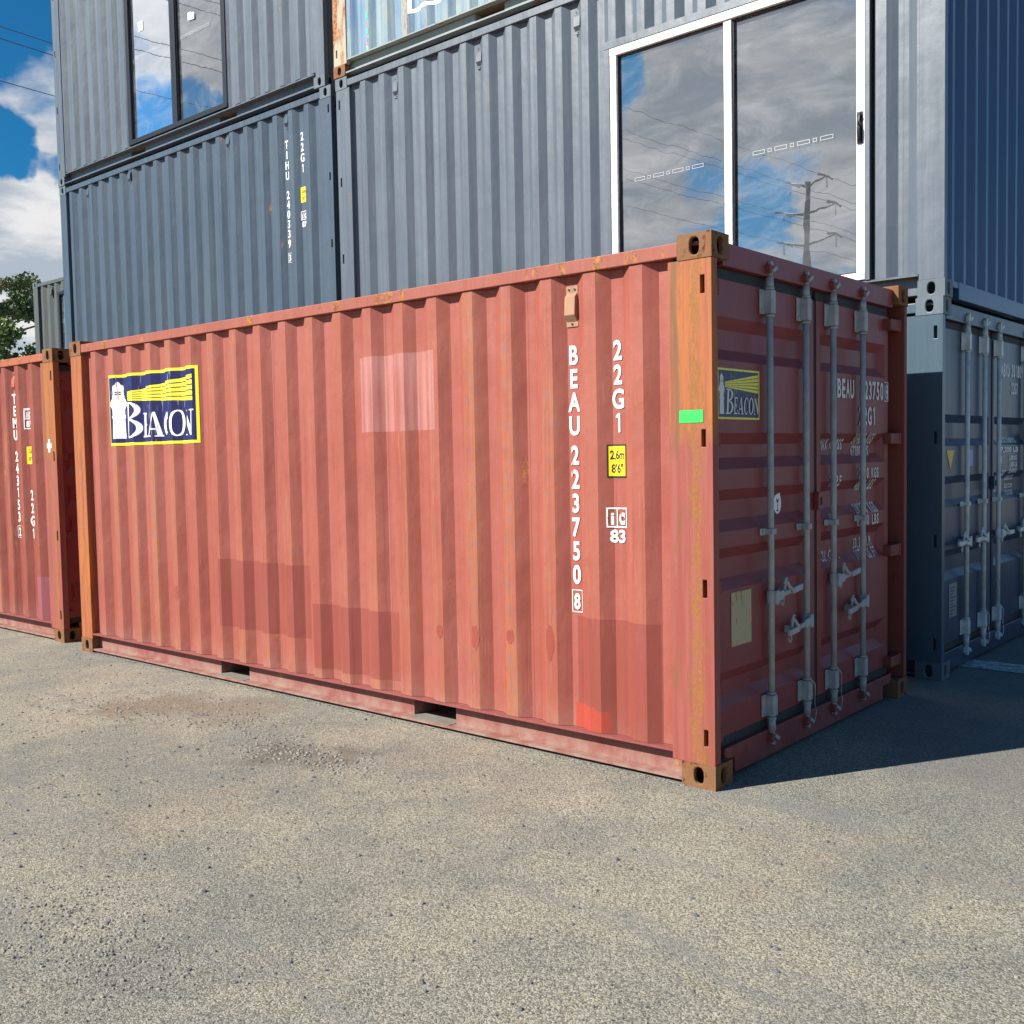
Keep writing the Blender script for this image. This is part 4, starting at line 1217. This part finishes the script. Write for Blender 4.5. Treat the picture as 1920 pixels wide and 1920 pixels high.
# far stack beyond the row
far = dict(wall='grey_far', rail='grey_far', low='grey_far', post='grey_far', cast='plain_cast', door='grey_far')
C7, _ = container('shipping_container', (-12.48, 5.5, 0), 'grey container under the far pair, hidden behind the red container at left', Lx=6.058, H=2.58, mats=far, right='wall')
fx0, fx1 = -17.52 + 12.48, -14.6 + 12.48
C8, p8 = container('shipping_container', (-12.48, 5.5, 2.60), 'dull grey container far left beside the trees with a dark doorway', Lx=6.058, H=2.591, mats=far, right='wall', pl=.19,
                   walls=[(-5.868, fx0, .165, 2.49), (fx0, fx1, 2.31, 2.49), (fx1, -.15, .165, 2.49)])
glazing(C8, fx0, fx1, .19, 2.30, [(-3.62, -3.54)], M['black_frame'], y=.03, fw=.06)
lining(C8, 6.058, 2.591)
vent(C8, -17.82 + 12.48, 2.44, p8.y(-17.82 + 12.48), M['grey_far'])

# ------------------------------------------------------------------ trees
def leafball(mb, c, r, n, s, flat_=1.0):
    for _ in range(n):
        v = Vector((rnd.gauss(0, 1), rnd.gauss(0, 1), rnd.gauss(0, 1))).normalized() * r * rnd.uniform(.35, 1.05); v.z *= flat_
        p = Vector(c) + v
        q = Euler((rnd.uniform(0, 6.3), rnd.uniform(0, 6.3), rnd.uniform(0, 6.3))).to_matrix()
        w, h = s * rnd.uniform(.5, 1.0), s * rnd.uniform(.8, 1.5)
        mb.quad([p + q @ Vector(k) for k in ((-w, 0, 0), (0, -h * .5, 0), (w, 0, 0), (0, h * .8, 0))])


def bushy_tree(loc, H, rad, label, seed):
    global rnd
    rnd = random.Random(seed)
    root = empty('leafy_tree', loc, label, 'tree')
    mb = MB(); mb.tube([(0, 0, 0), (.05, 0, H * .3), (.1, .05, H * .55), (0, 0, H * .85)], [.20, .16, .12, .04], 8)
    tips = []
    for k in range(16):
        a = k * 2.4; z0 = H * rnd.uniform(.25, .6); L_ = rad * rnd.uniform(.5, .85)
        e = Vector((math.cos(a) * L_, math.sin(a) * L_, z0 + rnd.uniform(.5, 1.6)))
        mb.tube([(0, 0, z0), ((e.x * .5), e.y * .5, (z0 + e.z) / 2 + .2), e], [.07, .05, .02], 6); tips.append(e)
    mb.build('trunk', M['bark'], root)
    mb = MB()
    for t in tips: leafball(mb, t, rad * .34, 420, .10)
    for _ in range(46):
        a = rnd.uniform(0, 6.28); rr = rad * math.sqrt(rnd.random()) * .85; z = rnd.uniform(H * .30, H * .93)
        k = math.sqrt(max(.08, 1 - ((z - H * .55) / (H * .45)) ** 2))
        leafball(mb, (math.cos(a) * rr * k, math.sin(a) * rr * k, z), rad * rnd.uniform(.16, .30), 300, .10)
    mb.build('crown', M['leaf'], root)


def pine_tree(loc, H, label, seed):
    global rnd
    rnd = random.Random(seed)
    root = empty('pine_tree', loc, label, 'tree')
    tb = MB(); tb.tube([(0, 0, 0), (.2, 0, H * .4), (.1, .1, H * .7), (.3, .1, H)], [.26, .2, .14, .04], 8)
    cb = MB()
    for k in range(15):
        a = k * 2.399 + .3; z0 = H * rnd.uniform(.62, .86); L_ = rnd.uniform(2.4, 4.2)
        mid = Vector((math.cos(a) * L_ * .5, math.sin(a) * L_ * .5, z0 + rnd.uniform(.1, .5)))
        e = Vector((math.cos(a + .2) * L_, math.sin(a + .2) * L_, min(H + .1, z0 + rnd.uniform(.7, 1.5))))
        tb.tube([(.12, .05, z0), mid, e], [.07, .05, .02], 6)
        for j in range(5):
            b = mid.lerp(e, rnd.uniform(.3, 1.0)); c = b + Vector((rnd.uniform(-.8, .8), rnd.uniform(-.8, .8), rnd.uniform(.05, .5)))
            tb.tube([b, c], [.02, .01], 4, cap=False)
            leafball(cb, c, rnd.uniform(.32, .6), 190, .085, .55)
    tb.build('trunk', M['bark'], root); cb.build('crown', M['needle'], root)


CAM = Vector((2.4189, -4.2188, 0))
def at(az, dist): v = dirv(az, 0); return (CAM.x + v.x * dist, CAM.y + v.y * dist, 0)


bushy_tree(at(-66.9, 42), 6.8, 2.2, 'dense leafy tree beside the far grey container', 3)
bushy_tree(at(-70.0, 39), 6.4, 2.4, 'second leafy tree, cut by the left edge of the view', 5)
pine_tree(at(-67.6, 52), 10.0, 'open branched pine rising behind the leafy tree', 11)

# ------------------------------------------------------------------ power line behind the camera and over to the left
P0 = Vector((-52.1, -107.6, 0)); U = Vector((-14, 135, 0)).normalized(); PX = Vector((U.y, -U.x, 0))
arms = ((33.4, 2.3), (30.0, 3.4), (26.4, 3.4))


def pylon(base, label):
    root = empty('power_pylon', base, label, 'pylon', 'pylons of the power line')
    mb = MB(); mb.tube([(0, 0, 0), (0, 0, 15), (0, 0, 33.2)], [.75, .60, .42], 16); mb.build('pole', M['steel_pole'], root)
    for z, w in arms:
        mb = MB()
        for s_ in (-1, 1): mb.tube([PX * (s_ * .4) + Vector((0, 0, z - .7)), PX * (s_ * w) + Vector((0, 0, z))], [.16, .07], 8)
        mb.build('crossarm', M['steel_pole'], root)
        for s_ in (-1, 1):
            mb = MB()
            p = PX * (s_ * w) + Vector((0, 0, z))
            for u in (-1, 1):
                for k in range(9):
                    c = p + U * (u * (.25 + k * .17)) - Vector((0, 0, .02 * k)); mb.tube([c, c + U * (u * .06)], .14, 8)
            for k in range(8):
                c = p - Vector((0, 0, .2 + k * .17)); mb.tube([c, c - Vector((0, 0, .06))], .13, 8)
            mb.build('insulator', M['ceramic'], root)
    return root


P1 = P0 + U * 290 + Vector((0, 0, 2.2)); Pm = P0 - U * 290
pylon(P0, 'tall steel power pylon with three crossarms reflected in the white framed glass')
pylon(P1, 'far power pylon of the line, out of sight behind the container stacks')
nm = {33.4: 'top', 30.0: 'middle', 26.4: 'lowest'}
for z, w in arms:
    for s_ in (-1, 1):
        mb = MB()
        off = PX * (s_ * w)
        for q0, q1 in ((P0, P1), (P0, Pm)):
            pts = []
            for k in range(41):
                f = k / 40; p = q0.lerp(q1, f) + off; pts.append(p + Vector((0, 0, z - .25 * 4 * f * (1 - f))))
            mb.tube(pts, .028, 5, cap=False)
        tag(mb.build('power_line', M['wire']), '%s wire on the %s side of the power line crossing the sky' % (nm[z], 'near' if s_ > 0 else 'far'), 'power line', 'wires of the power line')

for o_ in bpy.data.objects:
    if '_doors' in o_.keys(): del o_['_doors']
